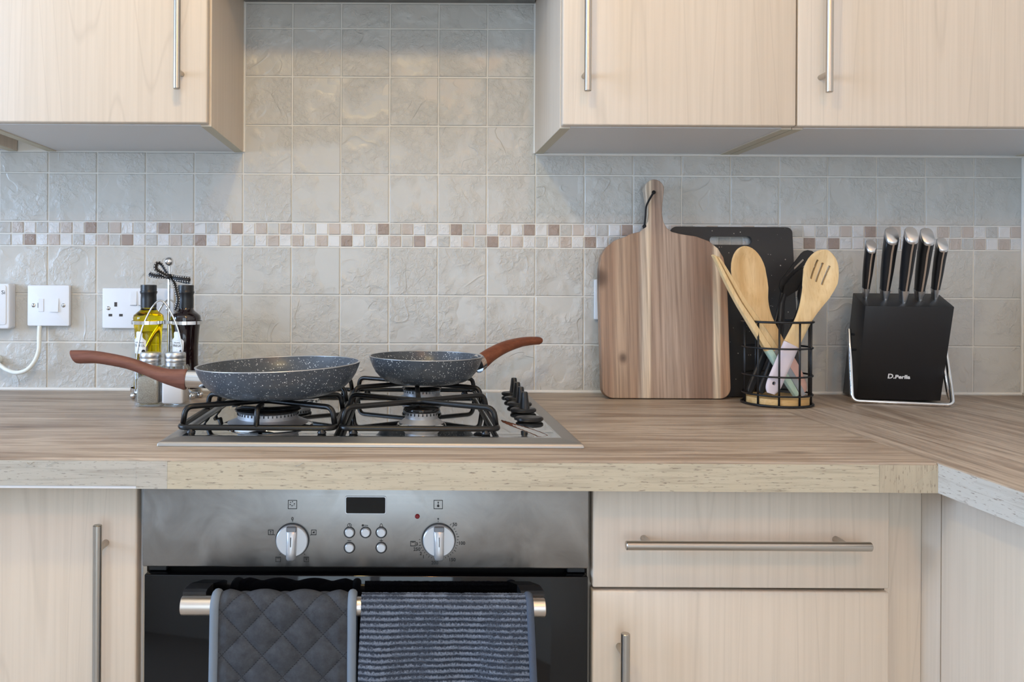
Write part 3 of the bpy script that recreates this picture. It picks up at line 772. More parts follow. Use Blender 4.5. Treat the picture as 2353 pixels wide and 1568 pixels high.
draped('cloth', tx0, tx1, 0.24, 0.18, 0.0150, 150, 430, terry, lambda u, t: 0.006 * (1 - math.exp(-t * 14)) * math.sin(u * 7.5 + 0.6) + 0.004 * t * 4 * math.sin(u * 17), 'terry', tw, 0.003, 0.0074)
P_ = edge_path(tx1, 0.002, 0.0158, 0.24, 0.18)
P_ = [(p[0], p[1] - (0.006 * (1 - math.exp(-max(0, HZ - p[2]) * 14)) * math.sin(8.1) if p[1] < HB - 0.01 else 0), p[2]) for p in P_]
build('hem', tube(P_, 0.0, 10, flat=[(0.0034, 0.0048)] * len(P_)), 'terry_hem', tw, smooth=True)

# ------------------------------------------------------------------ gas hob
hx0, hx1, hy0, hy1 = -0.3365, 0.2430, -0.5595, -0.048
hob = thing('gas_hob', 'stainless steel four burner gas hob set into the worktop', 'hob', (-0.047, -0.3, TOP))
b = bmesh.new(); grid = []
def steps(a, c, n):
    fine = [0.0, 0.0004, 0.001, 0.002, 0.0035, 0.0075, 0.012, 0.018, 0.0235, 0.026]
    return [a + f for f in fine] + [a + 0.026 + (c - a - 0.052) * k / n for k in range(1, n)] + [c - f for f in fine[::-1]]
XS, YS = steps(hx0, hx1, 130), steps(hy0, hy1, 110); NX = len(XS) - 1
def hob_h(x, y):
    e = min(x - hx0, hx1 - x, y - hy0, hy1 - y)
    def sm(a, c, v):
        t_ = max(0, min(1, (v - a) / (c - a))); return t_ * t_ * (3 - 2 * t_)
    z = 0.0056 * math.sqrt(max(0.0, 1 - (1 - min(1.0, e / 0.0035)) ** 2)) + 0.0034 * min(1.0, max(0.0, (e - 0.0035) / 0.0225))
    # shallow well under the burners; its right edge sweeps around the control area
    xe = 0.148 + 0.055 * sm(0.30, 0.54, -y) ** 1.5
    well = sm(0.032, 0.040, min(x - hx0, y - hy0, hy1 - y)) * sm(0.0, 0.012, xe - x)
    return z - 0.0022 * well
for y in YS: grid.append([b.verts.new((x, y, TOP + 0.0006 + hob_h(x, y))) for x in XS])
for A, B in zip(grid, grid[1:]):
    for i in range(NX):
        f = b.faces.new((A[i], A[i + 1], B[i + 1], B[i])); c_ = f.calc_center_median()
        if min(c_.x - hx0, hx1 - c_.x, c_.y - hy0, hy1 - c_.y) < 0.026: f.material_index = 1
build('hob_plate', b, ['hob_steel', 'hob_lip'], hob, smooth=True, auto=0.9)
HT = TOP + 0.0006 + 0.0090 - 0.0022      # surface of the well
build('seal', box(hx0 + 0.001, hx1 - 0.001, hy0 + 0.001, hy1 - 0.001, TOP + 0.0001, TOP + 0.0006), 'black_plastic', hob)
def burner(x, y, r, cap_mat, shiny=True):
    bs = build('burner', lathe([(r * 1.22, 0), (r * 1.24, 0.0015), (r * 1.05, 0.0055), (r * 0.93, 0.008), (r * 0.93, 0.0165), (r * 0.96, 0.018), (0, 0.018)], 48, (x, y, HT + 0.003), 'z'), 'burner_alu', hob, smooth=True, auto=0.7)
    build('burner_ring', lathe([(r * 1.05, -0.004), (r * 1.42, -0.004), (r * 1.36, 0.0005), (r * 1.15, 0.0035), (r * 1.05, 0.0035)], 48, (x, y, HT + 0.002), 'z', closed=True), 'hob_steel', bs, smooth=True, auto=0.7)
    build('burner_cap', lathe([(0, 0.0180), (r * 0.90, 0.0180), (r * 1.0, 0.0192), (r * 1.02, 0.0212), (r * 0.98, 0.0232), (r * 0.80, 0.0238), (0, 0.0238)], 48, (x, y, HT + 0.003), 'z'), cap_mat, bs, smooth=True, auto=0.9)
    n = int(28 * r / 0.03)
    pr = None
    for k in range(n):
        a = 2 * PI * k / n
        cx, cy = x + r * 0.932 * math.cos(a), y + r * 0.932 * math.sin(a)
        pr = box(cx - 0.0007, cx + 0.0007, cy - 0.0007, cy + 0.0007, HT + 0.0165, HT + 0.0205, bm=pr)
    build('flame_ports', pr, 'enamel', bs, kind='stuff')
burner(-0.2085, -0.428, 0.0490, 'enamel'); burner(0.0245, -0.425, 0.0270, 'enamel')
burner(0.030, -0.172, 0.0360, 'enamel'); burner(-0.2085, -0.172, 0.0360, 'enamel')
# control knobs
for i, (px, py) in enumerate(((0, 0.118), (0, 0.184), (0, 0.250), (0, 0.316), (0, 0.402))):
    x, y, z = 0.2045 - 0.003 * i, -py, TOP + 0.0096
    prof = [(0, 0), (0.0195, 0), (0.0215, 0.0018), (0.0215, 0.0050), (0.0195, 0.0066), (0, 0.0070)]
    bb = lathe(prof, 40, (0, 0, 0)); bmesh.ops.scale(bb, vec=(1.0, 0.72, 1), verts=bb.verts); bmesh.ops.translate(bb, vec=(x, y, z + 0.001), verts=bb.verts)
    kb = build('knob', bb, 'black_plastic', hob, smooth=True, auto=0.7, label='flat knob base without its grip' if i == 4 else 'black control knob')
    if i < 4:
        bb = bmesh.new(); st = []
        for hgt, rx, ry in ((0.0065, 0.0085, 0.0130), (0.012, 0.0078, 0.0115), (0.024, 0.0062, 0.0085), (0.0325, 0.0054, 0.0068), (0.0345, 0.0044, 0.0056)):
            st.append([bb.verts.new((x + 0.002 + rx * math.cos(2 * PI * k / 20), y + ry * math.sin(2 * PI * k / 20), z + hgt)) for k in range(20)])
        for A, B in zip(st, st[1:]):
            for k in range(20): bb.faces.new((A[k], A[(k + 1) % 20], B[(k + 1) % 20], B[k]))
        bb.faces.new(st[0]); bb.faces.new(st[-1])
        build('grip', bb, 'black_plastic', kb, smooth=True, auto=0.9)

# pan supports
ZT = 0.9525; ZB = HT + 0.0085; RR = 0.0041
def support(label, x0, x1, front_finger):
    y0, y1 = -0.503, -0.085; xc = (x0 + x1) / 2
    t = thing('pan_support', label, 'pan support', (xc, (y0 + y1) / 2, HT))
    fr = round_path([(x0, y0, ZB), (x1, y0, ZB), (x1, y1, ZB), (x0, y1, ZB)], 0.014, 5, closed=True)
    build('frame', tube(fr, RR, 10, closed=True), 'iron', t, smooth=True)
    for ys, ya in ((-0.484, -0.418), (-0.340, -0.408), (-0.258, -0.186), (-0.108, -0.170)):
        lift = 0.0 if abs(ys) > 0.4 or 0.2 < abs(ys) < 0.3 else -0.0005
        pts = [(x0 + 0.001, ys, ZB), (x0 + 0.005, ys, ZT + lift), (xc, ya, ZT + lift), (x1 - 0.005, ys, ZT + lift), (x1 - 0.001, ys, ZB)]
        build('arm', tube(round_path(pts, 0.011, 5), RR, 10), 'iron', t, smooth=True)
    if front_finger:
        for p in ([(xc, y0, ZB), (xc, y0 + 0.004, ZT), (xc, -0.462, ZT)], [(xc, y1, ZB), (xc, y1 - 0.004, ZT), (xc, -0.125, ZT)]):
            build('finger', tube(round_path(p, 0.009, 5), RR, 10), 'iron', t, smooth=True)
    else: build('bridge', tube([(xc, -0.415, ZT - 0.001), (xc, -0.180, ZT - 0.001)], RR, 10), 'iron', t, smooth=True)
    for x in (x0 + 0.018, x1 - 0.018):
        for y in (y0, y1):
            build('foot', lathe([(0, 0), (0.006, 0), (0.0066, 0.002), (0.0045, 0.0045), (0.003, 0.0075), (0, 0.0075)], 16, (x, y, HT + 0.0005)), 'black_plastic', t, smooth=True)
support('black iron pan support under the large frying pan', -0.3235, -0.1010, True)
support('black iron pan support under the small frying pan', -0.0920, 0.1330, False)

# ------------------------------------------------------------------ frying pans
def pan(label, loc, rot, R_, H_):
    t = thing('frying_pan', label, 'frying pan', loc, rot)
    k = R_ / 0.126; j = H_ / 0.050
    outer = [(0, 0), (.070 * k, 0), (.080 * k, .0008 * j), (.092 * k, .0045 * j), (.103 * k, .0115 * j), (.112 * k, .0205 * j), (.119 * k, .0315 * j), (.1235 * k, .042 * j), (.126 * k, .050 * j)]
    inner = [(.1232 * k, .050 * j), (.1205 * k, .042 * j), (.116 * k, .0325 * j), (.109 * k, .0225 * j), (.100 * k, .0140 * j), (.090 * k, .0080 * j), (.078 * k, .0050 * j), (0, .0045 * j)]
    build('pan_body', lathe(outer + inner, 96), 'pan', t, world=False, smooth=True, auto=1.0)
    build('rim', lathe([(.1230 * k, .0497 * j), (.1262 * k, .0497 * j), (.1264 * k, .0507 * j), (.1247 * k, .0514 * j), (.1230 * k, .0507 * j)], 96, closed=True), 'aluminium', t, world=False, smooth=True)
    return t
pd = 0.402
p1 = pan('large speckled grey frying pan on the front left burner', (-0.1955, -pd, 0.9600), (0, -0.034, 0), 0.1265, 0.047)
cs = [(170, 820, 15), (178, 820.5, 15.5), (200, 820.5, 15.2), (232, 822.5, 14), (295, 835, 13.5), (345, 852.5, 14), (380, 864, 17.5), (410, 870, 22), (424, 872, 24.5), (429, 872.5, 23)]
P_ = [W(a, c, pd) for a, c, r in cs]; P2 = smooth_path(P_, 4); rr = []
for i in range(len(cs) - 1):
    for k in range(4): rr.append((cs[i][2] * (1 - k / 4) + cs[i + 1][2] * k / 4) / S(pd))
rr.append(cs[-1][2] / S(pd))
b = tube(P2, 0, 20, flat=[(min(0.0135, 0.0105 + q_ * 0.12), q_) for q_ in rr])
sh = W(171, 820, pd)                       # slanted butt end
for v in b.verts:
    f = max(0.0, 1 - (v.co.x - sh.x) / 0.02)
    if f > 0: v.co.x += f * (sh.z - v.co.z) * 0.55
build('handle', b, 'handle_wood', p1, smooth=True, auto=0.8, label='brown wood-grain handle')
a_, c_ = W(426, 871, pd), W(474, 873, pd)
build('ferrule', tube([a_, c_], 0, 24, flat=[(0.011, 0.0135)] * 2), 'chrome', p1, smooth=True, auto=0.6, label='shiny steel ferrule')

p2 = pan('small speckled grey frying pan on the rear right burner', (0.036, -0.212, 0.9570), (0, 0, 0), 0.1010, 0.0465)
cs = [(1101, 834, 20, .178), (1112, 827, 19, .168), (1128, 815, 17, .155), (1160, 798, 14.5, .128), (1198, 786.5, 11.5, .098), (1228, 783.5, 10, .078), (1238, 783.5, 9.3, .071), (1242, 783.5, 7.0, .069)]
P_ = [W(a, c, dd) for a, c, r, dd in cs]; P2 = smooth_path(P_, 4); rr = []
for i in range(len(cs) - 1):
    for k in range(4):
        t_ = k / 4; rr.append((cs[i][2] * (1 - t_) + cs[i + 1][2] * t_) / S(cs[i][3] * (1 - t_) + cs[i + 1][3] * t_))
rr.append(cs[-1][2] / S(cs[-1][3]))
build('handle', tube(P2, 0, 20, flat=[(min(0.012, 0.006 + q_ * 0.35), q_ * 0.95) for q_ in rr]), 'handle_wood2', p2, smooth=True, auto=0.9, label='chestnut wood-grain handle')
build('ferrule', tube([W(1096, 838, .188), W(1105, 832, .176)], 0, 20, flat=[(0.0125, 0.0165)] * 2), 'chrome', p2, smooth=True, auto=0.6)

# ------------------------------------------------------------------ sockets, spur and cable on the left
def plate_box(name, x0, x1, z0, z1, dep, parent, r=0.002):
    b = prism(rrect(x0, x1, z0, z1, 0.003, 4), -dep, -0.0002, r, 2)
    return build(name, b, 'white_plastic', parent, smooth=True, auto=0.5)
def screw(x, z, dep, parent):
    s_ = build('screw', lathe([(0, 0), (0.0042, 0), (0.0040, 0.0005), (0, 0.0012)], 20, (x, -dep, z), 'y'), 'chrome', parent, smooth=True)
    a = random.uniform(0, PI); dx, dz = 0.0036 * math.cos(a), 0.0036 * math.sin(a)
    build('screw_slot', tube([(x - dx, -dep - 0.0009, z - dz), (x + dx, -dep - 0.0009, z + dz)], 0.0006, 5), 'print_black', s_)
t = thing('fused_spur', 'white fused spur switch plate with a cable hanging below it', 'switch', (-0.729, 0, 1.042))
pl = plate_box('faceplate', -0.7710, -0.6855, 1.0425, 1.1257, 0.0125, t)
screw(-0.7585, 1.0845, 0.0125, t); screw(-0.6975, 1.0845, 0.0125, t)
build('fuse_carrier', box(-0.7480, -0.7375, -0.0136, -0.0120, 1.0715, 1.0980, 0.0004), 'white_plastic', t)
build('carrier_notch', box(-0.7498, -0.7487, -0.0130, -0.0120, 1.0795, 1.0895), 'print_grey', t)
b = prism([(0, 0), (0.017, 0), (0.017, 0.027), (0, 0.027)], -0.0126, -0.0120)
bmesh.ops.translate(b, vec=(-0.7240, 0, 1.0715), verts=b.verts)
for v in b.verts:
    if v.co.y < -0.0123: v.co.y -= 0.0008 + 0.0026 * max(0, (1.0985 - v.co.z) / 0.027)
build('rocker_switch', b, 'white_plastic', t)
def double_socket(label, x0, z0):
    t = thing('wall_socket', label, 'socket', (x0 + 0.073, 0, z0))
    plate_box('faceplate', x0, x0 + 0.146, z0, z0 + 0.0825, 0.0095, t)
    for k, ox in enumerate((0.0275, 0.1005)):
        cx = x0 + ox + 0.0
        build('pin_hole', box(cx - 0.0028, cx + 0.0028, -0.0099, -0.0090, z0 + 0.0445, z0 + 0.0535), 'dark_pin', t)
        for dx in (-0.0108, 0.0108): build('pin_hole', box(cx + dx - 0.0036, cx + dx + 0.0036, -0.0099, -0.0090, z0 + 0.0245, z0 + 0.0295), 'dark_pin', t)
        sx = x0 + (0.0580 if k == 0 else 0.0755)
        b = prism([(sx, z0 + 0.048), (sx + 0.0125, z0 + 0.048), (sx + 0.0125, z0 + 0.076), (sx, z0 + 0.076)], -0.0105, -0.009)
        for v in b.verts:
            if v.co.y < -0.010: v.co.y -= 0.0028 * max(0, (z0 + 0.076 - v.co.z) / 0.028)
        build('rocker_switch', b, 'white_plastic', t)
        build('switch_surround', box(sx - 0.0012, sx + 0.0137, -0.0098, -0.0090, z0 + 0.0468, z0 + 0.0475), 'print_grey', t)
    screw(x0 + 0.0125, z0 + 0.041, 0.0095, t); screw(x0 + 0.1335, z0 + 0.041, 0.0095, t)
    return t
double_socket('white double wall socket behind the oil bottle stand', -0.6195, 1.0382)
double_socket('white wall socket mostly hidden behind the wooden chopping board', 0.3850, 1.0610)
t = thing('control_box', 'white wall control box cut off by the left edge', 'control box', (-0.84, 0, 1.036))
b = prism(rrect(-0.895, -0.8000, 1.0370, 1.1285, 0.005, 5), -0.027, -0.0002, 0.003, 3)
build('case', b, 'white_plastic', t, smooth=True, auto=0.6)
build('cover', prism(rrect(-0.891, -0.8065, 1.0455, 1.1250, 0.004, 4), -0.0285, -0.0268, 0.0008, 2), 'white_plastic', t, smooth=True, auto=0.6)
text('lettering', 'Si', 0.0105, (-0.8078, -0.0288, 1.1105), 'print_black', t, align='RIGHT', sx=1.15)
t = thing('power_cable', 'white flex looping down from the fused spur to the left', 'cable', (-0.75, -0.02, 0.96))
cp_ = [W(91, 750, .010), W(90, 775, .019), W(89, 805, .026), W(80, 830, .029), W(62, 850, .030), W(38, 857, .028), W(15, 850, .024), W(-2, 838, .018), W(-22, 824, .008)]
build('flex', tube(smooth_path(cp_, 8), 0.0043, 12), 'white_cable', t, smooth=True)
q = W(-8, 827, .005); build('grommet', lathe([(0, 0), (0.010, 0), (0.009, 0.012), (0.006, 0.014), (0, 0.014)], 24, (q.x, -0.0003, q.z), 'y'), 'white_cable', t, smooth=True, auto=0.6)

# ------------------------------------------------------------------ oil and vinegar set
BD = 0.092
BX = (-0.4985, -0.4265)
st = thing('condiment_stand', 'chrome wire stand with a black ribbon bow holding the oil and vinegar bottles', 'stand', (-0.4625, -BD, TOP))
PX = W(388, 700, BD).x
build('pole', tube([(PX, -BD, 0.922), (PX, -BD, 1.166)], 0.0026, 14), 'chrome', st, smooth=True, auto=0.8)
b = bmesh.new(); bmesh.ops.create_uvsphere(b, u_segments=28, v_segments=16, radius=0.0088); bmesh.ops.translate(b, vec=(PX, -BD, 1.173), verts=b.verts)
build('ball', b, 'chrome', st, smooth=True)
for x in BX:
    for z, r, hh in ((1.052, 0.0312, 0.0065), (0.922, 0.0320, 0.0075)):
        build('ring', lathe([(r, 0), (r + 0.0012, 0), (r + 0.0012, hh), (r, hh)], 48, (x, -BD, z), closed=True), 'chrome', st, smooth=True, auto=0.6)
    build('base_plate', lathe([(0, 0), (r, 0), (r, 0.0015), (0, 0.0015)], 48, (x, -BD, 0.922)), 'chrome', st, smooth=True, auto=0.6)
for yy in (-BD - 0.030, -BD + 0.030):
    p = [(-0.5125, yy, 0.925), (-0.512, yy, 0.98), (-0.499, yy, 1.050), (-0.467, yy, 1.0985), (-0.435, yy, 1.050), (-0.4220, yy, 0.98), (-0.4210, yy, 0.925)]
    build('hoop', tube(smooth_path(p, 8), 0.0017, 10), 'chrome', st, smooth=True)
for x, y in ((BX[0] - 0.020, -BD - 0.026), (BX[1] + 0.020, -BD - 0.026), (BX[1] + 0.030, -BD - 0.004), (BX[0] - 0.026, -BD + 0.022), (BX[1] + 0.02, -BD + 0.026)):
    b = bmesh.new(); bmesh.ops.create_uvsphere(b, u_segments=18, v_segments=10, radius=0.006); bmesh.ops.translate(b, vec=(x, y, TOP + 0.0062), verts=b.verts)
    build('foot', b, 'chrome', st, smooth=True)
def ribbon(parent, pts, wid, wdir, twist=0.0, inplane=None):
    P = smooth_path(pts, 7); b = bmesh.new(); uvl = b.loops.layers.uv.new('UVMap'); prev = None; s = 0; wd0 = Vector(wdir).normalized()
    for i, p in enumerate(P):
        if i: s += (p - P[i - 1]).length
        t = (P[min(i + 1, len(P) - 1)] - P[max(i - 1, 0)]).normalized()
        wd = (wd0 - t * wd0.dot(t)) if inplane is None else t.cross(Vector((0, 1, 0))).normalized() * math.cos(inplane) + Vector((0, 1, 0)) * math.sin(inplane); wd = (Matrix.Rotation(twist * i / len(P), 3, t) @ wd).normalized()
        ww = wid * (min(1, 0.45 + 4 * min(i, len(P) * 0.5) / len(P)))
        a, c = b.verts.new(p - wd * ww / 2), b.verts.new(p + wd * ww / 2)
        if prev:
            f = b.faces.new((prev[0], prev[1], c, a)); uv = [(prev[2], 0), (prev[2], 1), (s / 0.0045, 1), (s / 0.0045, 0)]
            for lp, q_ in zip(f.loops, uv): lp[uvl].uv = q_
        prev = (a, c, s / 0.0045)
    o = build('ribbon', b, 'ribbon', parent, smooth='keep')
    md = o.modifiers.new('thickness', 'SOLIDIFY'); md.thickness = 0.0005
    return o
RD = BD + 0.004
K = W(389, 636, RD)
ribbon(st, [K, W(380, 622, RD), W(369, 606, RD + .004), W(360, 607, RD + .010), W(359, 619, RD + .012), W(372, 628, RD + .008), K + Vector((0, -0.004, 0))], 0.0090, (0.35, 1, 0.55), inplane=0.7)
ribbon(st, [K, W(372, 635, RD + .006), W(355, 633.5, RD + .008), W(342, 629.5, RD + .006)], 0.0095, (0.0, 0.25, 1))
ribbon(st, [K, W(405, 640, RD + .006), W(424, 642, RD + .008), W(437, 644, RD + .004), W(430, 646, RD - .006), W(405, 640, RD - .003), K], 0.0115, (0.0, 0.25, 1))
ribbon(st, [K, W(400, 650, RD + .012), W(405, 668, RD + .018), W(409, 688, RD + .020), W(406, 705, RD + .020), W(403, 713, RD + .018)], 0.0075, (0.7, 0.9, 0), 1.2)
b = bmesh.new(); bmesh.ops.create_uvsphere(b, u_segments=14, v_segments=8, radius=0.0052); bmesh.ops.translate(b, vec=K + Vector((0, -0.003, 0)), verts=b.verts)
build('ribbon_knot', b, 'rib_cord', st, smooth=True)

def label_plate(parent, bx, x, zc, big, small, r_at):
    hw = 0.0125
    out = [(-hw, -0.017), (hw, -0.017), (hw + 0.001, 0.008), (hw - 0.004, 0.0125), (0.0068, 0.0145), (0.0068, 0.0225), (0.0050, 0.0255), (-0.0050, 0.0255), (-0.0068, 0.0225), (-0.0068, 0.0145), (-hw + 0.004, 0.0125), (-hw - 0.001, 0.008)]
    b = bmesh.new(); N = 14
    # curved paper: strips across, following the bottle
    poly = out; zs = sorted(set([p[1] for p in poly] + [(-0.017) + 0.0425 * k / 16 for k in range(17)]))
    def span(z):
        xs = []
        for (x0, z0), (x1, z1) in zip(poly, poly[1:] + poly[:1]):
            if abs(z1 - z0) > 1e-9 and min(z0, z1) - 1e-9 <= z <= max(z0, z1) + 1e-9: xs.append(x0 + (x1 - x0) * (z - z0) / (z1 - z0))
        return min(xs), max(xs)
    rows_ = []
    for z in zs:
        a, c = span(z); row = []
        for k in range(N + 1):
            xx = a + (c - a) * k / N; rr_ = r_at(zc + z) + 0.0005
            row.append(b.verts.new((x + xx, -BD - math.sqrt(max(rr_ ** 2 - (x + xx - bx) ** 2, 1e-8)), zc + z)))
        rows_.append(row)
    for A, B in zip(rows_, rows_[1:]):
        for k in range(N): b.faces.new((A[k], A[k + 1], B[k + 1], B[k]))
    lb = build('paper_label', b, 'label', parent, smooth=True, label='white bottle-shaped paper label')
    yy = -BD - r_at(zc) - 0.0009
    def bent(s, size, z, sx):
        o = text('lettering', s, size, (x, 0, zc + z), 'print_black', lb, sx=sx, bold=0.0)
        off = XF[lb.name].translation
        for v in o.data.vertices:
            xx = v.co.x + off.x - bx; v.co.y = -BD - math.sqrt(max((r_at(zc + z) + 0.0009) ** 2 - xx * xx, 1e-8)) - off.y
    bent(big, 0.0066, -0.0015, 0.78); bent(small, 0.0036, 0.0042, 0.80); bent('- -', 0.004, 0.0095, 1.6); bent('1', 0.003, -0.0095, 1.0)
    c0 = (x + 0.0085, zc - 0.0125); rr_ = r_at(zc - 0.0125)
    build('printed_seal', lathe([(0, 0), (0.0036, 0), (0.0036, 0.0004), (0, 0.0004)], 20, (c0[0], -BD - math.sqrt(rr_ ** 2 - (c0[0] - bx) ** 2) - 0.0006, c0[1]), 'y'), 'print_black', lb)
def bottle(label, x, mat, big, small):
    t = thing('bottle', label, 'bottle', (x, -BD, 0.9238))
    prof = [(0.0262, 0.9238), (0.0272, 0.926), (0.0270, 0.935), (0.0252, 0.958), (0.0238, 0.985), (0.0240, 1.010), (0.0262, 1.040), (0.0284, 1.058), (0.0288, 1.064), (0.0278, 1.069), (0.0215, 1.0745), (0.0158, 1.079), (0.0142, 1.084), (0.0138, 1.092)]
    def r_at(z):
        for (r0, z0), (r1, z1) in zip(prof, prof[1:]):
            if z0 <= z <= z1: return r0 + (r1 - r0) * (z - z0) / (z1 - z0)
        return 0.025
    build('glass_body', lathe([(0, 0.9238)] + prof + [(0, 1.092)], 56, (x, -BD, 0)), mat, t, smooth=True, auto=0.9)
    build('cap', lathe([(0.0149, 1.0835), (0.0150, 1.100), (0.0146, 1.1085), (0.0162, 1.1125), (0.0164, 1.1145), (0.0150, 1.1165), (0.0153, 1.1195), (0.0150, 1.1215), (0.0153, 1.1245), (0.0148, 1.1275), (0, 1.1280)], 40, (x, -BD, 0)), 'black_plastic', t, smooth=True, auto=0.9, label='matt black cap and neck sleeve')
    label_plate(t, x, x - 0.0100, 1.0130, big, small, r_at)
bottle('yellow olive oil bottle with a black cap in the chrome stand', BX[0], 'oil', 'OLIVE OIL', 'EXTRA VIRGIN')
bottle('dark vinegar bottle with a black cap in the chrome stand', BX[1], 'vinegar', 'VINEGAR', 'BALSAMIC')

def shaker(name, label, x, fill, fill_top):
    y = -0.1985; hw = 0.0205
    t = thing(name, label, 'shaker', (x, y, TOP + 0.0006))
    def pot(s, z0, z1, rr_):
        b = bmesh.new(); rings = []
        for z, k in ((z0, 0.92), (z0 + 0.002, 1.0), (z1 - 0.006, 1.0), (z1, 0.86)):
            rings.append([b.verts.new((x + px * k, y + pz * k, z)) for px, pz in rrect(-s, s, -s, s, rr_, 4)])
        for A, B in zip(rings, rings[1:]):
            n = len(A)
            for k in range(n): b.faces.new((A[k], A[(k + 1) % n], B[(k + 1) % n], B[k]))
        b.faces.new(rings[0]); b.faces.new(rings[-1]); bmesh.ops.recalc_face_normals(b, faces=b.faces)
        return b
    b = pot(hw + 0.0015, TOP + 0.0008, 0.984, 0.005)
    i_ = pot(hw - 0.0012, TOP + 0.006, 0.982, 0.004); bmesh.ops.reverse_faces(i_, faces=i_.faces)
    build('jar', join(b, i_), 'clear_glass', t, smooth='keep')
    build('contents', pot(hw - 0.0016, TOP + 0.0064, fill_top, 0.004), fill, t, smooth=True, auto=0.7, label='ground pepper' if fill == 'pepper' else 'white salt')
    build('lid', lathe([(0.0182, 0.9825), (0.0185, 0.9885), (0.0178, 0.9892), (0.0185, 0.9902), (0.0185, 0.9955), (0.0178, 0.9962), (0.0186, 0.9972), (0.0186, 1.0035), (0.0172, 1.0062), (0, 1.0066)], 44, (x, y, 0)), 'aluminium', t, smooth=True, auto=0.8, label='brushed metal screw lid')
shaker('pepper_shaker', 'square glass pepper shaker with a metal lid behind the pan handle', W(345, 880, .2).x, 'pepper', 0.963)
shaker('salt_shaker', 'square glass salt shaker with a metal lid beside the pan ferrule', W(402, 880, .2).x, 'salt', 0.974)

# ------------------------------------------------------------------ chopping boards
bx0, bx1 = 0.3775, 0.6305
bc = W(1528, 916, 0.076)
lean = math.atan2(0.050, 0.43)
cb = thing('chopping_board', 'striped acacia wood paddle chopping board leaning on the tiles', 'chopping board', (bc.x, -0.078, TOP + 0.0008), (-lean, 0, 0))
hwb, hwt = 0.1255, 0.1275
out = []
def arc(cx, cz, r, a0, a1, n=10): return [(cx + r * math.cos(math.radians(a0 + (a1 - a0) * k / n)), cz + r * math.sin(math.radians(a0 + (a1 - a0) * k / n))) for k in range(n + 1)]
out += arc(-hwb + 0.022, 0.022, 0.022, 180, 270) + arc(hwb - 0.022, 0.022, 0.022, 270, 360)
hxo = -0.011                           # paddle handle sits a little left of centre
sh_r = [(hwt - 0.0005, 0.20), (hwt - 0.002, 0.255), (hwt - 0.006, 0.278), (hwt - 0.016, 0.296), (hwt - 0.034, 0.311), (hwt - 0.058, 0.320), (0.050, 0.3245), (0.032, 0.329), (0.022, 0.337), (0.0155, 0.350), (0.0135, 0.366), (0.0150, 0.386), (0.0175, 0.402)]
right = [(x if k < 6 else x + hxo, z) for k, (x, z) in enumerate(sh_r)]
left = [(-x if k < 6 else -x + hxo, z) for k, (x, z) in enumerate(sh_r)]
out += right + [(p[0], p[1]) for p in arc(hxo, 0.4165, 0.0192, 0, 180, 14)] + left[::-1]
b = prism(out, -0.009, 0.009, 0.0015, 2)
o = build('board', b, 'acacia', cb, world=False, smooth=True, auto=0.5)
Mcb = XF[cb.name]
c_ = lathe([(0, -0.02), (0.0042, -0.02), (0.0042, 0.02), (0, 0.02)], 20, (0, 0, 0), 'y'); bmesh.ops.translate(c_, vec=(hxo - 0.0015, 0, 0.409), verts=c_.verts)
bmesh.ops.transform(c_, matrix=Mcb, verts=c_.verts); cut(o, [c_])
for f in o.data.polygons: f.use_smooth = False
p = [Vector((hxo - 0.0015, 0.004, 0.409)), Vector((hxo - 0.0015, -0.0105, 0.410)), Vector((hxo - 0.010, -0.0125, 0.397)), Vector((hxo - 0.0185, -0.0125, 0.380)), Vector((hxo - 0.0205, -0.011, 0.360)), Vector((hxo - 0.0215, -0.006, 0.342)), Vector((hxo - 0.0225, 0.002, 0.332))]
cd = build('cord', tube(smooth_path(p, 6), 0.0019, 8), 'rib_cord', cb, world=False, smooth=True, label='black hanging cord')
b = bmesh.new(); bmesh.ops.create_uvsphere(b, u_segments=12, v_segments=8, radius=0.0042); bmesh.ops.translate(b, vec=(hxo - 0.0215, -0.006, 0.340), verts=b.verts)
build('knot', b, 'rib_cord', cd, world=False, smooth=True)
lean2 = math.atan2(0.040, 0.345)
k0 = W(1680, 913, 0.052)
bb_ = thing('chopping_board', 'speckled black plastic chopping board with a handle slot behind the wooden board', 'chopping board', (0.6605, -0.0520, TOP + 0.0008), (-lean2, 0, 0))
o = build('board', prism(rrect(-0.1235, 0.1235, 0, 0.3425, 0.012, 6), -0.004, 0.004, 0.001, 2), 'speckle_black', bb_, world=False)
c_ = prism(rrect(-0.0455, 0.0405, 0.3055, 0.3235, 0.0088, 6), -0.02, 0.02); bmesh.ops.transform(c_, matrix=XF[bb_.name], verts=c_.verts); cut(o, [c_])

# ------------------------------------------------------------------ utensil basket
CX, CY, CR = 0.6985, -0.137, 0.0605
bk = thing('utensil_basket', 'black wire utensil basket with a bamboo base', 'basket', (CX, CY, TOP))
for z, r in ((0.9128, 0.0022), (0.9310, 0.0017), (0.9660, 0.0017), (1.0175, 0.0017), (1.0655, 0.0022)):
    rad = CR + (0.001 if r > 0.002 else 0.0)
    build('ring', tube([(CX + rad * math.cos(2 * PI * k / 56), CY + rad * math.sin(2 * PI * k / 56), z) for k in range(56)], r, 8, closed=True), 'black_wire', bk, smooth=True)
for k in range(10):
    a = math.radians(-90 - 21 + 36 * k)
    x, y = CX + (CR - 0.0016) * math.cos(a), CY + (CR - 0.0016) * math.sin(a)
    build('wire', tube([(x, y, 0.9125), (x, y, 1.0655)], 0.0019, 8), 'black_wire', bk, smooth=True)
build('base_disc', lathe([(0, 0.9118), (CR - 0.0042, 0.9118), (CR - 0.0038, 0.9125), (CR - 0.0038, 0.9245), (CR - 0.0045, 0.9252), (0, 0.9252)], 56, (CX, CY, 0)), 'bamboo_base', bk, smooth=True, auto=0.6)

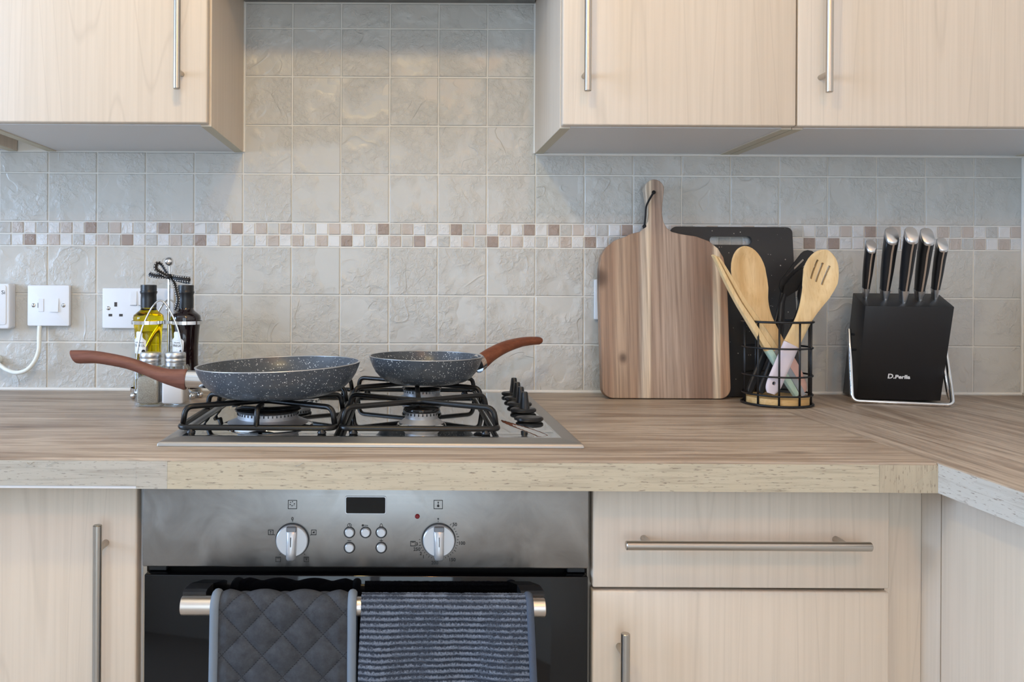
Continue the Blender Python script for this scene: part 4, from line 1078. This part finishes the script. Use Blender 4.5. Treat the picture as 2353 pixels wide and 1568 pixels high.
def loft(stations, thick, dish, nx=10, bow=0.0):
    """stations: (px, py, half width px, d); a flat-ish wooden tool, dished where dish(i) > 0"""
    C = [W(a, c, d) for a, c, h_, d in stations]; N = len(C); b = bmesh.new(); rows_ = []
    for i, (a, c, h_, d) in enumerate(stations):
        t = (C[min(i + 1, N - 1)] - C[max(i - 1, 0)]).normalized()
        nrm = Vector((0, -1, 0)); nrm = (nrm - t * nrm.dot(t)).normalized(); sd = nrm.cross(t).normalized()
        hw = h_ / S(d); fr, bkv = [], []
        for k in range(nx + 1):
            s = -1 + 2 * k / nx; edge = math.sqrt(max(0, 1 - abs(s) ** 5))
            off = -dish(i) * (1 - s * s) ** 1.5
            fr.append(b.verts.new(C[i] + sd * (hw * s) + nrm * (off + thick / 2 * (0.25 + 0.75 * edge))))
            bkv.append(b.verts.new(C[i] + sd * (hw * s) + nrm * (off - thick / 2 * (0.25 + 0.75 * edge))))
        rows_.append(fr + bkv[::-1])
    n = len(rows_[0])
    for A, B in zip(rows_, rows_[1:]):
        for k in range(n): b.faces.new((A[k], A[(k + 1) % n], B[(k + 1) % n], B[k]))
    b.faces.new(rows_[0]); b.faces.new(rows_[-1])
    return b
def densify(st_, n=4):
    P = [Vector(s_) if len(s_) == 4 else None for s_ in st_]; Q = smooth_path([(s_[0], s_[1], s_[2]) for s_ in st_], n)
    out_ = []
    for i, q_ in enumerate(Q):
        k = min(int(i / n), len(st_) - 2); t_ = i / n - k
        out_.append((q_.x, q_.y, max(q_.z, 1.0), st_[k][3] * (1 - t_) + st_[k + 1][3] * t_))
    return out_
# solid bamboo spoon
sp = thing('wooden_spoon', 'solid bamboo spoon with a salmon painted end in the wire basket', 'spoon', W(1850, 905, 0.125))
def bowl(ax, top, ctr, semi, hw, d0, d1):
    # upper half of an oval bowl: rows from top to ctr, axis column given by ax(row)
    out_ = []
    for f in (0.001, 0.02, 0.06, 0.13, 0.23, 0.36, 0.52, 0.72, 0.9):
        row = top + semi * f; out_.append((ax(row), row, max(0.8, hw * math.sqrt(1 - (1 - f) ** 2)), d0 + (d1 - d0) * f))
    return out_
s1 = bowl(lambda r: 1707 + (r - 566) * 0.215, 566, 630, 64, 39.5, .128, .130) + [(1722, 638, 39.3, .130), (1728, 655, 37, .130)] + densify([(1734, 672, 33, .130), (1744, 700, 22.5, .130), (1756, 730, 17.5, .131), (1775, 768, 16.5, .131), (1796, 806, 16.5, .130)])
DB1 = [max(0, min(1, (p_[1] - 566) / 30)) * max(0, min(1, (705 - p_[1]) / 60)) for p_ in s1]
build('spoon_body', loft(s1, 0.0060, lambda i: 0.0095 * DB1[i]), 'bamboo', sp, smooth=True, auto=0.9)
s1 = densify([(1796, 806, 16.6, .130), (1822, 850, 16.5, .129), (1836, 880, 15.5, .130), (1842, 894, 13, .131), (1845, 902, 7, .131)])
build('painted_end', loft(s1, 0.0067, lambda i: 0), 'salmon', sp, smooth=True, auto=0.9)
# slotted bamboo spoon
sp = thing('slotted_spoon', 'bamboo spoon with three slots and a lilac painted end in the wire basket', 'spoon', W(1772, 905, 0.178))
s2 = bowl(lambda r: 1899 - (r - 575) * 0.24, 575, 634, 59, 41.5, .145, .151) + [(1885, 640, 41.3, .152), (1880, 655, 38.5, .154)] + densify([(1875, 670, 34.5, .156), (1865, 693, 27, .160), (1852, 722, 20, .164), (1838, 752, 18, .168), (1818, 792, 18.5, .173)])
DB2 = [max(0, min(1, (p_[1] - 575) / 30)) * max(0, min(1, (705 - p_[1]) / 60)) for p_ in s2]
o = build('spoon_body', loft(s2, 0.0060, lambda i: 0.0085 * DB2[i]), 'bamboo_pale', sp, smooth=True, auto=0.9)
cs_ = []
for (a0, c0), (a1, c1) in (((1884, 597), (1866, 641)), ((1897, 604), (1879, 648)), ((1911, 611), (1892, 655))):
    A, B = W(a0, c0, .152), W(a1, c1, .155); ax = (B - A).normalized(); sd = Vector((ax.z, 0, -ax.x)).normalized() * 0.0020
    bb2 = bmesh.new(); vv = [bb2.verts.new(q_ + Vector((0, yy, 0))) for yy in (-0.03, 0.03) for q_ in (A - sd, A + sd, B + sd, B - sd)]
    for f in ((0, 1, 2, 3), (7, 6, 5, 4), (0, 4, 5, 1), (1, 5, 6, 2), (2, 6, 7, 3), (3, 7, 4, 0)): bb2.faces.new([vv[k] for k in f])
    cs_.append(bb2)
cut(o, cs_)
s2 = densify([(1818, 792, 18.6, .173), (1805, 822, 18.4, .176), (1790, 856, 18.2, .179), (1780, 880, 18, .181), (1774, 895, 15.5, .182), (1771, 905, 9, .1825)])
pe = build('painted_end', loft(s2, 0.0067, lambda i: 0), 'lilac', sp, smooth=True, auto=0.9)
q = W(1777, 881, .181); cut(pe, [lathe([(0, -0.03), (0.0036, -0.03), (0.0036, 0.03), (0, 0.03)], 16, (q.x, q.y, q.z), 'y')])
# bamboo tongs: two slim arms
tg = thing('bamboo_tongs', 'slim bamboo tongs with mint and grey painted arms in the wire basket', 'tongs', W(1840, 915, 0.155))
for dx, dd, mt, lab in ((0, 0.010, 'mint', 'mint green painted end'), (15, 0.0, 'grey_paint', 'grey painted end')):
    d0 = 0.150 + dd
    a1 = [(1639 + dx * .5, 587 + dx * .25, 2.5, d0 + .020), (1648 + dx * .5, 603, 4, d0 + .018), (1668 + dx * .8, 645, 5.5, d0 + .014), (1692 + dx * .9, 690, 6.5, d0 + .010), (1712 + dx, 722, 7.5, d0 + .007), (1738 + dx, 762, 9, d0 + .004), (1764 + dx, 803, 9, d0 + .002)]
    build('tong_arm', loft(densify(a1, 3), 0.014, lambda i: 0, 6), 'bamboo_pale', tg, smooth=True, auto=0.9)
    a2 = [(1764 + dx, 803, 9.2, d0 + .002), (1790 + dx, 845, 9, d0), (1815 + dx, 885, 8.5, d0 - .002), (1829 + dx * .9, 908, 7, d0 - .003)]
    build('painted_end', loft(densify(a2, 3), 0.0142, lambda i: 0, 6), mt, tg, smooth=True, auto=0.9, label=lab)
# black nylon tools
def plate(outline, d0, d1, thick):
    """outline px polygon; depth runs from d0 (first point's row side) to d1 by row"""
    ys = [p[1] for p in outline]; lo, hi = min(ys), max(ys)
    dep = lambda yy: d0 + (d1 - d0) * (yy - lo) / (hi - lo)
    b = bmesh.new(); A = [b.verts.new(W(px, py, dep(py))) for px, py in outline]; f = b.faces.new(A)
    r = bmesh.ops.extrude_face_region(b, geom=[f]); bmesh.ops.translate(b, vec=(0, thick, 0), verts=[v for v in r['geom'] if isinstance(v, bmesh.types.BMVert)])
    bmesh.ops.recalc_face_normals(b, faces=b.faces); return b
tn = thing('slotted_turner', 'black nylon slotted turner leaning at the back of the wire basket', 'spatula', W(1718, 903, 0.12))
o = build('blade', plate([(1791, 658), (1794, 645), (1815, 617), (1841, 583), (1848, 577), (1856, 575), (1866, 577), (1874, 583), (1893, 601), (1868, 632), (1832, 668), (1806, 684), (1797, 681)], .085, .105, 0.0026), 'black_nylon', tn)
cs_ = []
for (a0, c0), (a1, c1) in (((1848, 596), (1809, 636)), ((1860, 600), (1822, 646)), ((1872, 610), (1838, 652))):
    A, B = W(a0, c0, .09), W(a1, c1, .10); ax = (B - A).normalized(); sd = Vector((ax.z, 0, -ax.x)).normalized() * 0.0019
    bb2 = bmesh.new(); vv = [bb2.verts.new(q_ + Vector((0, yy, 0))) for yy in (-0.03, 0.03) for q_ in (A - sd, A + sd, B + sd, B - sd)]
    for f in ((0, 1, 2, 3), (7, 6, 5, 4), (0, 4, 5, 1), (1, 5, 6, 2), (2, 6, 7, 3), (3, 7, 4, 0)): bb2.faces.new([vv[k] for k in f])
    cs_.append(bb2)
cut(o, cs_)
build('handle', loft(densify([(1801, 675, 8, .106), (1795, 700, 7.5, .108), (1786, 735, 7.5, .110), (1765, 795, 8, .118), (1742, 850, 8.5, .125), (1724, 895, 9, .130), (1719, 904, 5, .131)], 3), 0.007, lambda i: 0, 6), 'black_nylon', tn, smooth=True, auto=0.9)
tn = thing('spatula', 'black nylon angled spatula in front of the slotted turner', 'spatula', W(1750, 903, 0.13))
build('blade', plate([(1799, 682), (1803, 657), (1820, 636), (1838, 619), (1850, 613), (1858, 616), (1862, 632), (1846, 655), (1824, 673), (1806, 683)], .100, .116, 0.0034), 'black_nylon', tn)
build('handle', loft(densify([(1803, 676, 5, .117), (1797, 700, 6.5, .118), (1795, 735, 8, .122), (1787, 790, 8.5, .126), (1770, 845, 9, .130), (1751, 893, 9.5, .134), (1747, 904, 5, .135)], 3), 0.008, lambda i: 0, 6), 'black_nylon', tn, smooth=True, auto=0.9)
tn = thing('serving_spoon', 'black nylon spoon mostly hidden behind the slotted bamboo spoon', 'spoon', W(1790, 900, 0.10))
build('spoon_body', loft(densify([(1858, 640, 5, .112), (1855, 650, 12, .112), (1850, 668, 16, .113), (1845, 685, 14, .114), (1840, 702, 7, .115), (1832, 725, 5, .116), (1820, 755, 5, .118), (1805, 800, 6, .104), (1792, 850, 8, .100), (1782, 895, 8, .098)], 3), 0.005, lambda i: 0.004 * max(0, math.sin(PI * min(1, i / 12))) if i < 12 else 0), 'black_nylon', tn, smooth=True, auto=0.9)

# ------------------------------------------------------------------ knife block
PHI = math.radians(10.5); TH = math.radians(20)
kb = thing('knife_block', 'black knife block leaning forward in a chrome wire stand', 'knife block', (0.951, -0.098, TOP + 0.0035), (0, 0, -PHI))
b = bmesh.new(); N = 12; cols = []
def kp(u, wb, y, z): return (u * wb, y, z)
for k in range(N + 1):
    u = -1 + 2 * k / N; bulge = 0.0055 * (1 - u * u)
    pts = [(u * 0.0740, 0.0 - bulge, 0.0), (u * 0.0755 - 0.0050, -0.0605 - bulge, 0.1815), (u * 0.0755 - 0.0045, 0.0050, 0.2055), (u * 0.0740, 0.0775, 0.0)]
    cols.append([b.verts.new(p_) for p_ in pts])
for A, B in zip(cols, cols[1:]):
    for k in range(4): b.faces.new((A[k], A[(k + 1) % 4], B[(k + 1) % 4], B[k]))
b.faces.new(cols[0]); b.faces.new(cols[-1]); bmesh.ops.recalc_face_normals(b, faces=b.faces)
bmesh.ops.bevel(b, geom=[e for e in b.edges if e.calc_face_angle(0) > 0.5], offset=0.0012, segments=2, affect='EDGES', profile=0.5)
build('body', b, 'black_matte', kb, world=False, smooth=True, auto=0.5)
zt = 0.046; yt = -0.0605 * zt / 0.1815
fa = math.atan2(0.0605, 0.1815)
text('lettering', 'D.', 0.0135, (-0.0270, yt - 0.0060, zt + 0.0008), 'print_white', kb, rot=(PI / 2 + fa, 0, 0), align='LEFT', bold=0.0004, world=False, label='white lettering')
text('lettering', 'Perlla', 0.0105, (-0.0142, yt - 0.0064, zt), 'print_white', kb, rot=(PI / 2 + fa, 0, 0), align='LEFT', bold=0.0004, sx=1.12, world=False, label='white lettering')
# chrome stand: one bent rod on each side joined by a front bar
pts = [W(1951, 757, .085), W(1953, 800, .098), W(1958, 926, .118), W(2190, 937.5, .170), W(2184, 880, .140), W(2174, 812, .108), W(2171, 790, .098)]
pts[2].z = TOP + 0.0040; pts[3].z = TOP + 0.0040
sd_ = build('stand', tube(round_path(pts, 0.012, 6), 0.0036, 14), 'chrome', kb, smooth=True, auto=1.0)
for A, B in ((W(1952, 768, .088), W(1962, 769, .085)), (W(1954, 804, .099), W(1966, 804, .094)), (W(2175, 814, .109), W(2166, 814, .104))):
    build('pin', tube([A, B], 0.0026, 10), 'chrome', sd_, smooth=True, auto=1.0)
pts = [W(2166, 830, .095), W(2178, 905, .090), W(2182, 925, .088)]; pts[2].z = TOP + 0.004; pts[1].z = TOP + 0.016
build('rear_leg', tube(round_path(pts, 0.01), 0.0032, 12), 'chrome', sd_, smooth=True)
# knives: handles leaning the same way as the block
upv = Vector((0, -math.sin(TH), math.cos(TH)))
topf = lambda u, k: Vector((u, -0.0605 + 0.0655 * k, 0.1815 + 0.024 * k))
KN = [('leftmost small knife with a black handle in the knife block', -0.0660, 0.66, 0.104, 0.78), ('large knife second from the left in the knife block', -0.0355, 0.55, 0.128, 1.0),
      ('knife with a long steel bolster in the middle of the knife block', -0.0095, 0.30, 0.134, 0.95), ('large knife second from the right in the knife block', 0.0235, 0.52, 0.127, 1.0), ('rightmost small knife with a black handle in the knife block', 0.0535, 0.62, 0.108, 0.82)]
Mk = XF[kb.name]
for lab, u, kk, ln, sc_ in KN:
    base = topf(u, kk)
    t = thing('kitchen_knife', lab, 'knife', Mk @ base, (0, 0, -PHI), 'knives in the knife block')
    tilt = Matrix.Rotation(TH, 4, 'X') @ Matrix.Rotation(-0.035, 4, 'Y')
    def sect(stn, mat, name, par, seg=16, power=2.6, slant=0.0):
        b = bmesh.new(); rg = []
        for z, hx, hy, oy in stn:
            r_ = []
            for k in range(seg):
                a = 2 * PI * k / seg; ca, sa = math.cos(a), math.sin(a)
                r_.append(b.verts.new((hx * sc_ * math.copysign(abs(ca) ** (2 / power), ca), (oy + hy * math.copysign(abs(sa) ** (2 / power), sa)) * sc_, z)))
            if z > ln * 0.9:
                for v_ in r_: v_.co.z += 0.85 * (v_.co.y + 0.004)
            rg.append(r_)
        for A, B in zip(rg, rg[1:]):
            for k in range(seg): b.faces.new((A[k], A[(k + 1) % seg], B[(k + 1) % seg], B[k]))
        b.faces.new(rg[0]); b.faces.new(rg[-1]); bmesh.ops.recalc_face_normals(b, faces=b.faces)
        bmesh.ops.transform(b, matrix=tilt, verts=b.verts)
        return build(name, b, mat, par, world=False, smooth=True, auto=0.9)
    bl = 0.026 if kk < 0.4 else 0.020
    sect([(-0.06, 0.0012, 0.012, 0), (-0.004, 0.0012, 0.012, 0), (0.004, 0.0022, 0.011, 0)], 'chrome', 'blade', t, power=6)
    sect([(-0.002, 0.0030, 0.0105, 0), (bl * 0.45, 0.0050, 0.0110, 0), (bl, 0.0078, 0.0115, 0)], 'aluminium', 'bolster', t, power=5)
    sect([(bl, 0.0078, 0.0115, 0), (ln * 0.45, 0.0100, 0.0130, -0.001), (ln * 0.75, 0.0112, 0.0125, -0.002), (ln * 0.97, 0.0115, 0.0135, -0.004)], 'black_plastic', 'grip', t)
    sect([(bl, 0.0020, 0.0118, 0), (ln * 0.45, 0.0020, 0.0133, -0.001), (ln * 0.75, 0.0020, 0.0128, -0.002), (ln * 0.97, 0.0020, 0.0138, -0.004)], 'oven_bar', 'tang', t, power=8)
    sect([(ln * 0.97, 0.0115, 0.0136, -0.004), (ln * 1.00, 0.0115, 0.0136, -0.0045), (ln * 1.02, 0.0105, 0.0122, -0.005)], 'aluminium', 'butt_cap', t)
